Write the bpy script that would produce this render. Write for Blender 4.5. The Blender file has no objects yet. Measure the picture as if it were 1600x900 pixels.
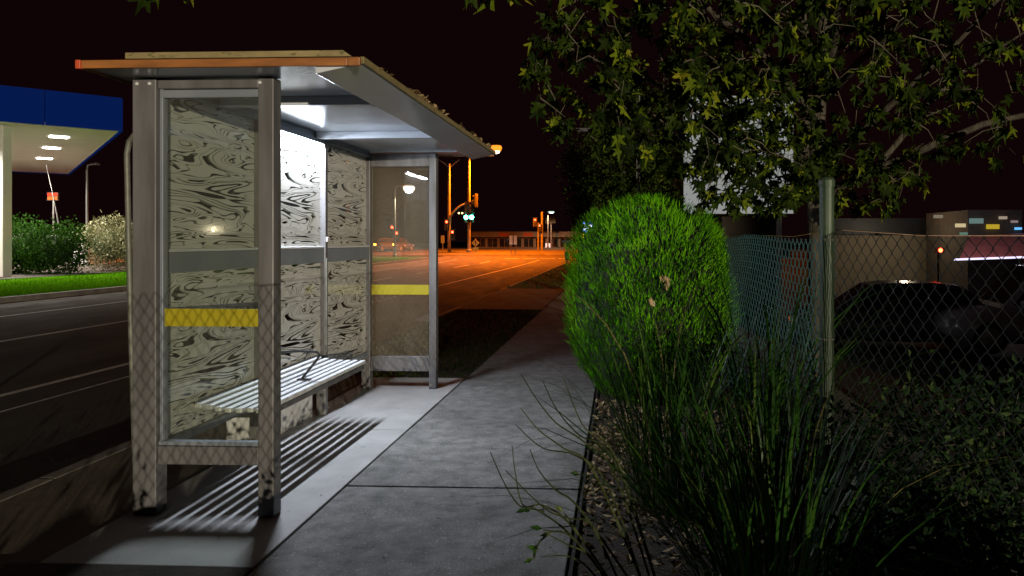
import bpy, math, random
import numpy as np
from mathutils import Vector, Matrix
R = random.Random(7)
rad = math.radians
SC = bpy.context.scene
COL = SC.collection

# ------------------------------------------------------------------ camera
F, EYE, VX, VY, YAW = 1130.0, 1.5, 968.0, 376.0, rad(2.5)
CX = VX - F * math.tan(YAW)
cam_d = bpy.data.cameras.new('camera')
cam_d.sensor_width = 36
cam_d.lens = F * 36 / 1600
cam_d.shift_x = -(CX - 800) / 1600
cam_d.shift_y = (VY - 450) / 1600
cam_d.clip_start, cam_d.clip_end = 0.05, 2000
cam = bpy.data.objects.new('camera', cam_d)
COL.objects.link(cam)
cam.location = (0, 0, EYE)
cam.rotation_euler = (rad(90), 0, YAW)
SC.camera = cam

# ------------------------------------------------------------------ night sky, exposure
world = bpy.data.worlds.new('World')
SC.world = world
world.use_nodes = True
bg = world.node_tree.nodes['Background']
bg.inputs['Color'].default_value = (0.95, 0.24, 0.30, 1)
bg.inputs['Strength'].default_value = 0.0038
vs = SC.view_settings
vs.view_transform = 'Standard'
vs.look = 'None'
vs.exposure = 0.35
vs.gamma = 1
SC.cycles.use_denoising = True
SC.cycles.max_bounces = 7
SC.cycles.diffuse_bounces = 3
SC.cycles.glossy_bounces = 3
SC.cycles.transparent_max_bounces = 16
SC.cycles.sample_clamp_indirect = 4
SC.cycles.caustics_reflective = False
SC.cycles.caustics_refractive = False

# strengths of the lamps of the place
TUBE = 62.0          # shelter light
FLOOD = 54000.0       # car park floodlight behind the viewpoint
SODIUM = 62000.0
WHITE_LAMP = 1200.0
CANOPY = 4900.0


def lamp(name, loc, power, color, size=0.15, parent=None, spot=None, aim=None):
    d = bpy.data.lights.new(name, 'SPOT' if spot else 'POINT')
    d.energy = power
    d.color = color
    d.shadow_soft_size = size
    o = bpy.data.objects.new(name, d)
    COL.objects.link(o)
    if spot:
        d.spot_size = rad(spot)
        d.spot_blend = 0.35
        v = Vector(aim) - Vector(loc)
        o.rotation_euler = v.to_track_quat('-Z', 'Y').to_euler()
    org = ORG.get(parent.name, Vector((0, 0, 0))) if parent else Vector((0, 0, 0))
    o.location = Vector(loc) - org
    if parent:
        o.parent = parent
    return o


def at(px, py, Y):
    """the point at depth Y that the photograph shows at a pixel"""
    l, u = (px - CX) / F, -(py - VY) / F
    rx, ry = l * math.cos(YAW) - math.sin(YAW), l * math.sin(YAW) + math.cos(YAW)
    t = Y / ry
    return Vector((rx * t, Y, EYE + u * t))


# ------------------------------------------------------------------ geometry helpers
ORG = {}


class MB:
    def __init__(s):
        s.v, s.f, s.t = [], [], []

    def add(s, vs_, fs, tone=0.5):
        b = len(s.v)
        s.v += [tuple(p) for p in vs_]
        s.f += [tuple(i + b for i in q) for q in fs]
        s.t += [tone] * len(fs)
        return s

    def box(s, x0, x1, y0, y1, z0, z1, tone=0.5):
        return s.add([(x0, y0, z0), (x1, y0, z0), (x1, y1, z0), (x0, y1, z0), (x0, y0, z1), (x1, y0, z1), (x1, y1, z1), (x0, y1, z1)],
                     [(0, 3, 2, 1), (4, 5, 6, 7), (0, 1, 5, 4), (1, 2, 6, 5), (2, 3, 7, 6), (3, 0, 4, 7)], tone)

    def obox(s, c, ax, ay, az, tone=0.5):
        """box round centre c with half-axis vectors"""
        c, ax, ay, az = Vector(c), Vector(ax), Vector(ay), Vector(az)
        p = [c + ax * i + ay * j + az * k for k in (-1, 1) for (i, j) in ((-1, -1), (1, -1), (1, 1), (-1, 1))]
        return s.add(p, [(0, 3, 2, 1), (4, 5, 6, 7), (0, 1, 5, 4), (1, 2, 6, 5), (2, 3, 7, 6), (3, 0, 4, 7)], tone)

    def bar(s, a, b, w, h, up=(0, 0, 1), tone=0.5):
        a, b = Vector(a), Vector(b)
        d = (b - a)
        x = d.normalized()
        y = Vector(up).cross(x)
        y = y.normalized() if y.length > 1e-6 else Vector((1, 0, 0))
        z = x.cross(y)
        return s.obox((a + b) / 2, d / 2, y * w / 2, z * h / 2, tone)

    def tube(s, pts, r, n=6, tone=0.5, cap=True):
        pts = [Vector(p) for p in pts]
        m = len(pts)
        rs = r if isinstance(r, (list, tuple)) else [r] * m
        vs_, fs = [], []
        ref = None
        for i, p in enumerate(pts):
            d = (pts[min(i + 1, m - 1)] - pts[max(i - 1, 0)])
            d = d.normalized() if d.length > 1e-9 else Vector((0, 0, 1))
            if ref is None:
                ref = Vector((1, 0, 0)) if abs(d.x) < 0.9 else Vector((0, 1, 0))
            x = ref - d * ref.dot(d)
            x = x.normalized() if x.length > 1e-6 else d.orthogonal().normalized()
            ref = x
            y = d.cross(x)
            for k in range(n):
                a = 2 * math.pi * k / n
                vs_.append(p + (x * math.cos(a) + y * math.sin(a)) * rs[i])
        for i in range(m - 1):
            for k in range(n):
                k2 = (k + 1) % n
                fs.append((i * n + k, i * n + k2, (i + 1) * n + k2, (i + 1) * n + k))
        if cap:
            fs.append(tuple(range(n - 1, -1, -1)))
            fs.append(tuple((m - 1) * n + k for k in range(n)))
        return s.add(vs_, fs, tone)

    def lathe(s, c, prof, n=16, axis='z', tone=0.5):
        c = Vector(c)
        vs_, fs = [], []
        m = len(prof)
        for (r, h) in prof:
            for k in range(n):
                a = 2 * math.pi * k / n
                p = (r * math.cos(a), r * math.sin(a), h)
                if axis == 'y':
                    p = (p[0], p[2], p[1])
                if axis == 'x':
                    p = (p[2], p[0], p[1])
                vs_.append(c + Vector(p))
        for i in range(m - 1):
            for k in range(n):
                k2 = (k + 1) % n
                fs.append((i * n + k, i * n + k2, (i + 1) * n + k2, (i + 1) * n + k))
        fs.append(tuple(range(n - 1, -1, -1)))
        fs.append(tuple((m - 1) * n + k for k in range(n)))
        return s.add(vs_, fs, tone)

    def prism(s, poly, a, b, axis='y', tone=0.5):
        """extrude a polygon: axis y -> poly in (x,z); axis x -> (y,z); axis z -> (x,y)"""
        n = len(poly)

        def pt(p, h):
            return {'y': (p[0], h, p[1]), 'x': (h, p[0], p[1]), 'z': (p[0], p[1], h)}[axis]
        vs_ = [pt(p, a) for p in poly] + [pt(p, b) for p in poly]
        fs = [tuple(range(n)), tuple(range(2 * n - 1, n - 1, -1))]
        fs += [(i, n + i, n + (i + 1) % n, (i + 1) % n) for i in range(n)]
        return s.add(vs_, fs, tone)

    def mesh(s, name, mat, org=(0, 0, 0), smooth=False):
        me = bpy.data.meshes.new(name)
        ox, oy, oz = org
        me.from_pydata([(x - ox, y - oy, z - oz) for (x, y, z) in s.v], [], s.f)
        if mat:
            me.materials.append(mat)
        at_ = me.attributes.new('tone', 'FLOAT', 'FACE')
        at_.data.foreach_set('value', s.t)
        if smooth:
            me.polygons.foreach_set('use_smooth', [True] * len(me.polygons))
        me.update()
        return me

    def build(s, name, mat, parent=None, bevel=0, smooth=False, org=None):
        o_ = Vector(org) if org is not None else (ORG[parent.name] if parent else Vector((0, 0, 0)))
        o = bpy.data.objects.new(name, s.mesh(name, mat, o_, smooth))
        COL.objects.link(o)
        if parent:
            o.parent = parent
        else:
            o.location = o_
        ORG[o.name] = o_
        if bevel:
            m = o.modifiers.new('bevel', 'BEVEL')
            m.width = bevel
            m.segments = 2
            m.limit_method = 'ANGLE'
        return o


def tag(o, label=None, cat=None, group=None, kind=None):
    for k, v in (('label', label), ('category', cat), ('group', group), ('kind', kind)):
        if v:
            o[k] = v
    return o


def thing(name, loc, label, cat, group=None):
    o = bpy.data.objects.new(name, None)
    o.empty_display_size = 0.2
    COL.objects.link(o)
    o.location = loc
    ORG[o.name] = Vector(loc)
    return tag(o, label, cat, group)


def place_copy(src_mesh, name, mw, parent):
    """an object that shares a mesh, at a world matrix, under a parent thing"""
    o = bpy.data.objects.new(name, src_mesh)
    COL.objects.link(o)
    o.parent = parent
    o.matrix_local = Matrix.Translation(-ORG[parent.name]) @ mw
    return o


# ------------------------------------------------------------------ material helpers
def nt_new(name):
    m = bpy.data.materials.new(name)
    m.use_nodes = True
    nt = m.node_tree
    nt.nodes.clear()
    out = nt.nodes.new('ShaderNodeOutputMaterial')
    return m, nt, out


def nd(nt, typ, **kw):
    n = nt.nodes.new(typ)
    for k, v in kw.items():
        if k.startswith('i_'):
            n.inputs[k[2:].replace('_', ' ')].default_value = v
        else:
            setattr(n, k, v)
    return n


def math_(nt, op, a, b=None, clamp=False):
    n = nt.nodes.new('ShaderNodeMath')
    n.operation = op
    n.use_clamp = clamp
    for i, x in enumerate((a, b)):
        if x is None:
            continue
        if isinstance(x, (int, float)):
            n.inputs[i].default_value = x
        else:
            nt.links.new(x, n.inputs[i])
    return n.outputs[0]


def ramp(nt, fac, stops):
    n = nt.nodes.new('ShaderNodeValToRGB')
    e = n.color_ramp.elements
    while len(e) < len(stops):
        e.new(0.5)
    for el, (p, c) in zip(e, stops):
        el.position = p
        el.color = (*c, 1) if len(c) == 3 else c
    nt.links.new(fac, n.inputs[0])
    return n.outputs[0]


def noise(nt, co, scale, detail=3, rough=0.55, dist=0.0, out=0):
    n = nt.nodes.new('ShaderNodeTexNoise')
    n.inputs['Scale'].default_value = scale
    n.inputs['Detail'].default_value = detail
    n.inputs['Roughness'].default_value = rough
    n.inputs['Distortion'].default_value = dist
    nt.links.new(co, n.inputs['Vector'])
    return n.outputs[out]


def objco(nt, scale=(1, 1, 1), world_=True):
    if world_:
        g = nt.nodes.new('ShaderNodeNewGeometry').outputs['Position']
    else:
        g = nt.nodes.new('ShaderNodeTexCoord').outputs['Object']
    mp = nt.nodes.new('ShaderNodeMapping')
    mp.inputs['Scale'].default_value = scale
    nt.links.new(g, mp.inputs['Vector'])
    return mp.outputs[0]


def mat_noise(name, c0, c1, scale=6, rough=0.7, metal=0.0, bump=0.0, bscale=None, detail=5, spec=0.5, stretch=(1, 1, 1),
              speck=None, rough2=None, stain=0.0):
    """a surface of two tones mixed by noise, with fine relief and optional specks (colour, scale, amount)"""
    m, nt, out = nt_new(name)
    co = objco(nt, stretch)
    n1 = noise(nt, co, scale, detail)
    col = ramp(nt, n1, [(0.3, c0), (0.7, c1)])
    if speck:
        n2 = noise(nt, co, speck[1], 2, 0.6)
        f = ramp(nt, n2, [(speck[2], (0, 0, 0)), (min(0.99, speck[2] + 0.1), (1, 1, 1))])
        mx = nd(nt, 'ShaderNodeMixRGB')
        nt.links.new(f, mx.inputs[0])
        nt.links.new(col, mx.inputs[1])
        mx.inputs[2].default_value = (*speck[0], 1)
        col = mx.outputs[0]
    if stain:
        s1 = ramp(nt, noise(nt, co, 1.15, 7, 0.62, 0.6), [(0.36, (1 - stain,) * 3), (0.60, (1, 1, 1))])
        s2 = ramp(nt, noise(nt, co, 17, 2, 0.5), [(0.27, (1 - stain * 1.3,) * 3), (0.31, (1, 1, 1))])
        for sx in (s1, s2):
            mx = nd(nt, 'ShaderNodeMixRGB', blend_type='MULTIPLY')
            mx.inputs[0].default_value = 1
            nt.links.new(col, mx.inputs[1])
            nt.links.new(sx, mx.inputs[2])
            col = mx.outputs[0]
    b = nd(nt, 'ShaderNodeBsdfPrincipled')
    nt.links.new(col, b.inputs['Base Color'])
    b.inputs['Metallic'].default_value = metal
    b.inputs['Specular IOR Level'].default_value = spec
    if rough2 is None:
        b.inputs['Roughness'].default_value = rough
    else:
        rr = noise(nt, co, scale * 2.3, 4)
        mr = nd(nt, 'ShaderNodeMapRange')
        mr.inputs['From Min'].default_value = 0.3
        mr.inputs['From Max'].default_value = 0.7
        mr.inputs['To Min'].default_value = rough
        mr.inputs['To Max'].default_value = rough2
        nt.links.new(rr, mr.inputs['Value'])
        nt.links.new(mr.outputs[0], b.inputs['Roughness'])
    if bump:
        bn = nd(nt, 'ShaderNodeBump')
        bn.inputs['Strength'].default_value = bump
        bn.inputs['Distance'].default_value = 0.01
        nt.links.new(noise(nt, co, bscale or scale * 6, 4), bn.inputs['Height'])
        nt.links.new(bn.outputs[0], b.inputs['Normal'])
    nt.links.new(b.outputs[0], out.inputs[0])
    return m


def mat_emit(name, color, strength):
    m, nt, out = nt_new(name)
    e = nd(nt, 'ShaderNodeEmission')
    e.inputs[0].default_value = (*color, 1)
    e.inputs[1].default_value = strength
    nt.links.new(e.outputs[0], out.inputs[0])
    return m


def mat_leaf(name, stops, rough=0.5, transl=0.3, spec=0.3):
    """foliage: the colour runs over the leaf's own tone, plus a little light through the blade"""
    m, nt, out = nt_new(name)
    a = nd(nt, 'ShaderNodeAttribute', attribute_name='tone')
    oi = nd(nt, 'ShaderNodeObjectInfo')
    t = math_(nt, 'ADD', a.outputs['Fac'], math_(nt, 'MULTIPLY', math_(nt, 'SUBTRACT', oi.outputs['Random'], 0.5), 0.35))
    n = noise(nt, objco(nt), 25, 2)
    t = math_(nt, 'ADD', t, math_(nt, 'MULTIPLY', math_(nt, 'SUBTRACT', n, 0.5), 0.3), True)
    col = ramp(nt, t, stops)
    b = nd(nt, 'ShaderNodeBsdfPrincipled')
    nt.links.new(col, b.inputs['Base Color'])
    b.inputs['Roughness'].default_value = rough
    b.inputs['Specular IOR Level'].default_value = spec
    tr = nd(nt, 'ShaderNodeBsdfTranslucent')
    nt.links.new(col, tr.inputs[0])
    mx = nd(nt, 'ShaderNodeMixShader')
    mx.inputs[0].default_value = transl
    nt.links.new(b.outputs[0], mx.inputs[1])
    nt.links.new(tr.outputs[0], mx.inputs[2])
    nt.links.new(mx.outputs[0], out.inputs[0])
    return m


def glass_shader(nt, tint, rough=0.0):
    tr = nd(nt, 'ShaderNodeBsdfTransparent')
    tr.inputs[0].default_value = (*tint, 1)
    gl = nd(nt, 'ShaderNodeBsdfGlossy')
    gl.inputs['Roughness'].default_value = rough
    fr = nd(nt, 'ShaderNodeFresnel')
    fr.inputs[0].default_value = 1.5
    mx = nd(nt, 'ShaderNodeMixShader')
    geo = nd(nt, 'ShaderNodeNewGeometry')
    front = math_(nt, 'SUBTRACT', 1.0, geo.outputs['Backfacing'])
    nt.links.new(math_(nt, 'MULTIPLY', fr.outputs[0], front), mx.inputs[0])
    nt.links.new(tr.outputs[0], mx.inputs[1])
    nt.links.new(gl.outputs[0], mx.inputs[2])
    return mx.outputs[0]


def mat_glass(name, tint, rough=0.0, dust=0.0, dustc=(0.5, 0.5, 0.45)):
    m, nt, out = nt_new(name)
    g = glass_shader(nt, tint, rough)
    if dust:
        d = nd(nt, 'ShaderNodeBsdfDiffuse')
        d.inputs[0].default_value = (*dustc, 1)
        n = noise(nt, objco(nt, (1, 1, 0.5)), 3.5, 5)
        f = math_(nt, 'MULTIPLY', ramp(nt, n, [(0.25, (0.55,) * 3), (0.8, (1,) * 3)]), dust)
        mx = nd(nt, 'ShaderNodeMixShader')
        nt.links.new(f, mx.inputs[0])
        nt.links.new(g, mx.inputs[1])
        nt.links.new(d.outputs[0], mx.inputs[2])
        g = mx.outputs[0]
    nt.links.new(g, out.inputs[0])
    return m


def mat_marbled():
    """clear glass printed with pale marbling: the print leaves winding clear filaments"""
    m, nt, out = nt_new('marbled_glass')
    co = objco(nt, (1.0, 1.0, 7.0), False)

    def warp(c, sc, amt, off):
        mp = nd(nt, 'ShaderNodeMapping')
        mp.inputs['Location'].default_value = off
        nt.links.new(c, mp.inputs['Vector'])
        n = nt.nodes.new('ShaderNodeTexNoise')
        n.inputs['Scale'].default_value = sc
        n.inputs['Detail'].default_value = 0.6
        nt.links.new(mp.outputs[0], n.inputs['Vector'])
        v = nd(nt, 'ShaderNodeVectorMath', operation='SUBTRACT')
        nt.links.new(n.outputs['Color'], v.inputs[0])
        v.inputs[1].default_value = (0.5, 0.5, 0.5)
        w = nd(nt, 'ShaderNodeVectorMath', operation='SCALE')
        nt.links.new(v.outputs[0], w.inputs[0])
        w.inputs['Scale'].default_value = amt
        a = nd(nt, 'ShaderNodeVectorMath', operation='ADD')
        nt.links.new(c, a.inputs[0])
        nt.links.new(w.outputs[0], a.inputs[1])
        return a.outputs[0]
    c2 = warp(co, 0.9, 2.3, (3.1, 0, 0))
    c3 = warp(c2, 1.7, 1.1, (0, 7.7, 0))
    n = noise(nt, c3, 1.15, 0.8, 0.5)
    fr = math_(nt, 'FRACT', math_(nt, 'MULTIPLY', n, 14.0))
    d = math_(nt, 'ABSOLUTE', math_(nt, 'SUBTRACT', fr, 0.5))
    thick = noise(nt, c2, 1.9, 1.5)
    th = math_(nt, 'MULTIPLY', math_(nt, 'SUBTRACT', thick, 0.30), 0.62)
    # print = 1 where pale, 0 in the filaments
    e = math_(nt, 'SUBTRACT', d, th)
    pr = math_(nt, 'MULTIPLY', math_(nt, 'ADD', e, 0.02), 25.0, True)
    base = nd(nt, 'ShaderNodeBsdfPrincipled')
    base.inputs['Base Color'].default_value = (0.70, 0.69, 0.64, 1)
    base.inputs['Roughness'].default_value = 0.08
    base.inputs['Specular IOR Level'].default_value = 0.5
    tl = nd(nt, 'ShaderNodeBsdfTranslucent')
    tl.inputs[0].default_value = (0.72, 0.71, 0.65, 1)
    mx0 = nd(nt, 'ShaderNodeMixShader')
    mx0.inputs[0].default_value = 0.3
    nt.links.new(base.outputs[0], mx0.inputs[1])
    nt.links.new(tl.outputs[0], mx0.inputs[2])
    g = glass_shader(nt, (0.5, 0.54, 0.5))
    mx = nd(nt, 'ShaderNodeMixShader')
    nt.links.new(pr, mx.inputs[0])
    nt.links.new(g, mx.inputs[1])
    nt.links.new(mx0.outputs[0], mx.inputs[2])
    nt.links.new(mx.outputs[0], out.inputs[0])
    return m


M = {}
M['footpath'] = mat_noise('exposed_concrete', (0.15, 0.148, 0.135), (0.31, 0.305, 0.285), 9, 0.8, bump=0.9, bscale=110, stretch=(1, 1, 1), detail=9, stain=0.36, speck=((0.50, 0.48, 0.45), 60, 0.62), rough2=0.95)
M['pad'] = mat_noise('smooth_concrete', (0.36, 0.35, 0.33), (0.47, 0.46, 0.44), 3.2, 0.7, bump=0.2, bscale=90, stain=0.2, speck=((0.25, 0.24, 0.22), 14, 0.72))
M['kerb'] = mat_noise('kerb_concrete', (0.13, 0.12, 0.10), (0.24, 0.22, 0.19), 3, 0.8, bump=0.3, bscale=80)
M['asphalt'] = mat_noise('asphalt', (0.035, 0.033, 0.028), (0.070, 0.066, 0.056), 1.1, 0.75, stain=0.35, bump=0.6, bscale=160, speck=((0.12, 0.115, 0.10), 130, 0.62), rough2=0.95, stretch=(1, 0.35, 1), spec=0.25)
M['verge'] = mat_noise('worn_asphalt', (0.12, 0.105, 0.08), (0.21, 0.185, 0.145), 2.2, 0.85, stain=0.3, bump=0.4, bscale=90, spec=0.2)
M['paint'] = mat_noise('road_paint', (0.42, 0.41, 0.38), (0.78, 0.76, 0.71), 7, 0.7, stretch=(3, 1, 1))
M['soil'] = mat_noise('soil', (0.018, 0.013, 0.009), (0.05, 0.037, 0.025), 7, 0.95, bump=0.8, bscale=50)
M['earth'] = mat_noise('dark_ground', (0.012, 0.012, 0.007), (0.03, 0.028, 0.016), 1.3, 0.95, bump=0.6, bscale=30)
M['lawn'] = mat_noise('lawn_base', (0.03, 0.10, 0.002), (0.06, 0.17, 0.004), 6, 0.95, bump=0.8, bscale=60, spec=0.0)
M['frame'] = mat_noise('powder_coated_frame', (0.070, 0.067, 0.066), (0.145, 0.142, 0.146), 2.2, 0.42, metal=0.15, bump=0.05, bscale=40, stretch=(4, 4, 0.6), rough2=0.6)
M['rail'] = mat_noise('frame_rail', (0.14, 0.16, 0.19), (0.19, 0.21, 0.24), 3, 0.4, metal=0.15, rough2=0.6)
M['soffit'] = mat_noise('ceiling_sheet', (0.44, 0.47, 0.52), (0.50, 0.53, 0.58), 1.8, 0.13, bump=0.02, bscale=12, rough2=0.25, spec=0.6)
M['fascia'] = mat_noise('orange_fascia', (0.17, 0.066, 0.02), (0.37, 0.14, 0.034), 4, 0.5, stretch=(1, 1, 4))
M['fascia_tip'] = mat_noise('red_fascia_end', (0.42, 0.06, 0.02), (0.55, 0.09, 0.03), 5, 0.45)
M['roof'] = mat_noise('weathered_roof_sheet', (0.17, 0.13, 0.055), (0.28, 0.22, 0.10), 7, 0.7, stretch=(1, 3, 3), speck=((0.10, 0.09, 0.03), 15, 0.6))
M['yellow'] = mat_noise('yellow_vinyl', (0.27, 0.225, 0.006), (0.33, 0.28, 0.012), 4, 0.45)
M['slat'] = mat_noise('aluminium_slat', (0.55, 0.56, 0.57), (0.68, 0.69, 0.70), 3, 0.38, metal=0.2, stretch=(6, 0.6, 6), rough2=0.55)
M['black'] = mat_noise('black_steel', (0.012, 0.013, 0.014), (0.022, 0.023, 0.024), 8, 0.4)
M['galv'] = mat_noise('galvanised_steel', (0.10, 0.105, 0.085), (0.17, 0.175, 0.145), 9, 0.5, metal=0.3, rough2=0.65)
M['wire'] = mat_noise('lit_wire', (0.018, 0.052, 0.058), (0.034, 0.082, 0.09), 20, 0.5, metal=0.0)  # lit copy of the mesh wire; its brighter teal stands for light
M['darkwire'] = mat_noise('shaded_wire', (0.008, 0.011, 0.011), (0.020, 0.025, 0.024), 20, 0.7, metal=0.0, spec=0.2)  # shaded copy of the same wire, darkened as if out of the light
M['fpost'] = mat_noise('painted_post', (0.030, 0.052, 0.029), (0.050, 0.074, 0.043), 6, 0.5, metal=0.2, bump=0.1, bscale=50)
M['glintwire'] = mat_noise('orange_glint_wire', (0.35, 0.17, 0.07), (0.5, 0.27, 0.12), 12, 0.35, metal=0.7)  # orange light along the tension wire is put into its colour
M['ballast'] = mat_noise('ballast_concrete', (0.40, 0.40, 0.41), (0.66, 0.66, 0.67), 4, 0.8, bump=0.3, bscale=40, detail=7)
M['bark'] = mat_noise('bark', (0.022, 0.018, 0.011), (0.085, 0.072, 0.048), 7, 0.9, bump=0.9, bscale=30, stretch=(3, 3, 0.6))
M['bark2'] = mat_noise('pale_twig', (0.06, 0.05, 0.03), (0.16, 0.135, 0.09), 14, 0.85, bump=0.4, bscale=60)
M['blue'] = mat_noise('blue_fascia', (0.006, 0.022, 0.20), (0.008, 0.03, 0.27), 0.8, 0.45)
M['white'] = mat_noise('white_paint', (0.70, 0.69, 0.64), (0.80, 0.79, 0.75), 1.2, 0.5)
M['cream'] = mat_noise('rendered_wall', (0.34, 0.28, 0.19), (0.42, 0.35, 0.25), 2, 0.9, bump=0.2, bscale=30)
M['brown'] = mat_noise('brown_wall', (0.07, 0.055, 0.042), (0.11, 0.085, 0.065), 3, 0.85)
M['grey'] = mat_noise('grey_wall', (0.20, 0.18, 0.15), (0.28, 0.26, 0.22), 1.2, 0.85)
M['darkwin'] = mat_noise('dark_glazing', (0.01, 0.01, 0.012), (0.02, 0.02, 0.022), 1, 0.08)
M['rubber'] = mat_noise('rubber', (0.012, 0.012, 0.012), (0.02, 0.02, 0.02), 20, 0.85)
M['signblack'] = mat_noise('signal_black', (0.015, 0.016, 0.016), (0.03, 0.03, 0.03), 5, 0.5)
M['pole'] = mat_noise('pole_paint', (0.13, 0.127, 0.12), (0.19, 0.185, 0.175), 3, 0.5, metal=0.3)
M['bluelit'] = mat_emit('backlit_blue_fascia', (0.005, 0.028, 0.20), 0.28)
M['marble'] = mat_marbled()
M['glass'] = mat_glass('clear_glass', (0.88, 0.90, 0.86), 0.0, dust=0.04)
M['glassfar'] = mat_glass('dusty_glass', (0.90, 0.92, 0.89), 0.0, dust=0.13, dustc=(0.40, 0.32, 0.22))
M['tube'] = mat_emit('lit_tube', (0.78, 0.88, 1.0), 70)
M['leaf'] = mat_leaf('maple_leaf', [(0.0, (0.008, 0.016, 0.002)), (0.45, (0.032, 0.058, 0.004)), (0.75, (0.15, 0.20, 0.010)), (1.0, (0.32, 0.29, 0.020))], 0.6, 0.35, 0.08)
M['needle'] = mat_leaf('conifer_spray', [(0.0, (0.02, 0.085, 0.002)), (0.5, (0.11, 0.36, 0.005)), (1.0, (0.24, 0.55, 0.012))], 0.7, 0.3, spec=0.08)
M['hedgecore'] = mat_noise('conifer_inside', (0.006, 0.015, 0.003), (0.018, 0.034, 0.005), 8, 0.95)  # near-black green stands in for the shade deep inside the foliage
M['blade'] = mat_leaf('strap_leaf', [(0.0, (0.006, 0.020, 0.004)), (0.55, (0.019, 0.062, 0.007)), (0.85, (0.06, 0.12, 0.016)), (1.0, (0.20, 0.165, 0.06))], 0.45, 0.25, 0.2)
M['stem'] = mat_leaf('green_stem', [(0.0, (0.014, 0.022, 0.008)), (1.0, (0.05, 0.06, 0.02))], 0.6, 0.0)
M['shrub'] = mat_leaf('shrub_leaf', [(0.0, (0.005, 0.014, 0.005)), (0.6, (0.014, 0.032, 0.010)), (1.0, (0.05, 0.08, 0.018))], 0.6, 0.2, 0.08)
M['darkhedge'] = mat_leaf('dark_hedge_leaf', [(0.0, (0.006, 0.022, 0.002)), (1.0, (0.020, 0.060, 0.004))], 0.7, 0.2, 0.05)
M['treeleaf'] = mat_leaf('street_tree_leaf', [(0.0, (0.016, 0.034, 0.004)), (0.6, (0.06, 0.10, 0.012)), (1.0, (0.14, 0.18, 0.02))], 0.6, 0.3, 0.1)
M['palebush'] = mat_leaf('pale_bush_leaf', [(0.0, (0.06, 0.06, 0.025)), (0.6, (0.14, 0.14, 0.06)), (1.0, (0.28, 0.27, 0.16))], 0.5, 0.25)
M['dryleaf'] = mat_leaf('dry_leaf', [(0.0, (0.10, 0.055, 0.022)), (0.5, (0.26, 0.17, 0.075)), (1.0, (0.50, 0.38, 0.20))], 0.7, 0.1)
M['drygrass'] = mat_leaf('dull_grass_blade', [(0.0, (0.02, 0.035, 0.005)), (1.0, (0.06, 0.085, 0.015))], 0.8, 0.15, 0.0)
M['grassblade'] = mat_leaf('grass_blade', [(0.0, (0.03, 0.12, 0.001)), (1.0, (0.075, 0.22, 0.004))], 0.9, 0.25, 0.0)


# ------------------------------------------------------------------ the ground
def gz(y):
    t = min(1, max(0, (y - 48) / 40.0))
    return 0.5 * t * t * (3 - 2 * t)


YS = [-40, -10, 0, 3, 6, 10, 15, 20, 30, 40, 48, 52, 56, 60, 64, 68, 72, 76, 80, 84, 88, 95, 110, 140, 200, 400]


def sheet(name, xs, y0, y1, z, mat, parent=None, kind='structure'):
    """a level strip that follows the rise of the land"""
    ys = [y0] + [y for y in YS if y0 < y < y1] + [y1]
    mb = MB()
    vs_, fs = [], []
    zf = z if callable(z) else (lambda x, y: z + gz(y))
    for y in ys:
        for x in xs:
            vs_.append((x, y, zf(x, y)))
    n = len(xs)
    for j in range(len(ys) - 1):
        for i in range(n - 1):
            a = j * n + i
            fs.append((a, a + 1, a + n + 1, a + n))
    mb.add(vs_, fs)
    o = mb.build(name, mat, parent)
    if parent is None:
        o['kind'] = kind
    return o


def land(x, y):
    base = gz(y) - 0.17
    if x > 1.9 and y < 60:
        base -= 0.72 * min(1, (x - 1.9) / 1.6)
    return base


sheet('ground', [-500, -120, -60, -30, -16, -4, 0, 1.3, 1.9, 2.4, 3.0, 3.5, 30, 60, 150, 500], -60, 600, land, M['earth'])
sheet('road', [-16.0, -12, -8, -3.97], -40, 400, -0.12, M['asphalt'])
sheet('cross_road', [-90, -60, -30, -16, -8, -2, 20, 60], 66, 100, -0.085, M['asphalt'])
sheet('car_park', [3.6, 10, 20, 45], 6, 58, -0.86, M['asphalt'])

# kerbs and channel
kb = thing('kerb', (-3.7, 0, 0), None, None)
kb['kind'] = 'structure'
prof = [(-3.97, -0.30), (-3.97, -0.116), (-3.70, -0.135), (-3.675, -0.01), (-3.66, 0.004), (-3.55, 0.004), (-3.55, -0.30)]
ysk = [-10 + 2.4 * i for i in range(28)]
for i, y in enumerate(ysk):
    if 15.5 < y < 22:
        continue
    p = [(x, z + gz(y)) for x, z in prof]
    MB().prism(p, y + 0.006, y + 2.394, 'y').build('kerb_stone', M['kerb'], kb, bevel=0.008)
kf = thing('kerb', (-16.1, 0, 0), None, None)
kf['kind'] = 'structure'
for i in range(24):
    y = 2 + 2.4 * i
    MB().box(-16.22, -16.0, y + 0.006, y + 2.394, -0.3, 0.02 + gz(y)).build('kerb_stone', M['kerb'], kf, bevel=0.01)

# painted lane lines, worn
ln = thing('lane_markings', (-8, 0, -0.116), None, None)
ln['kind'] = 'structure'
sheet('lane_line', [-6.50, -6.40], -5, 58, -0.116, M['paint'], ln)
sheet('lane_line', [-5.86, -5.82], 4.5, 9.2, -0.116, M['paint'], ln)
for i in range(7):
    sheet('lane_dash', [-9.98, -9.86], 3 + 8.0 * i, 7.2 + 8.0 * i, -0.116, M['paint'], ln)
sheet('lane_line', [-13.2, -13.1], 12, 58, -0.116, M['paint'], ln)
for i in range(4):
    sheet('stop_line', [-9.6 + 1.5 * i, -8.4 + 1.5 * i], 60.0, 60.45, -0.114, M['paint'], ln)

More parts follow.
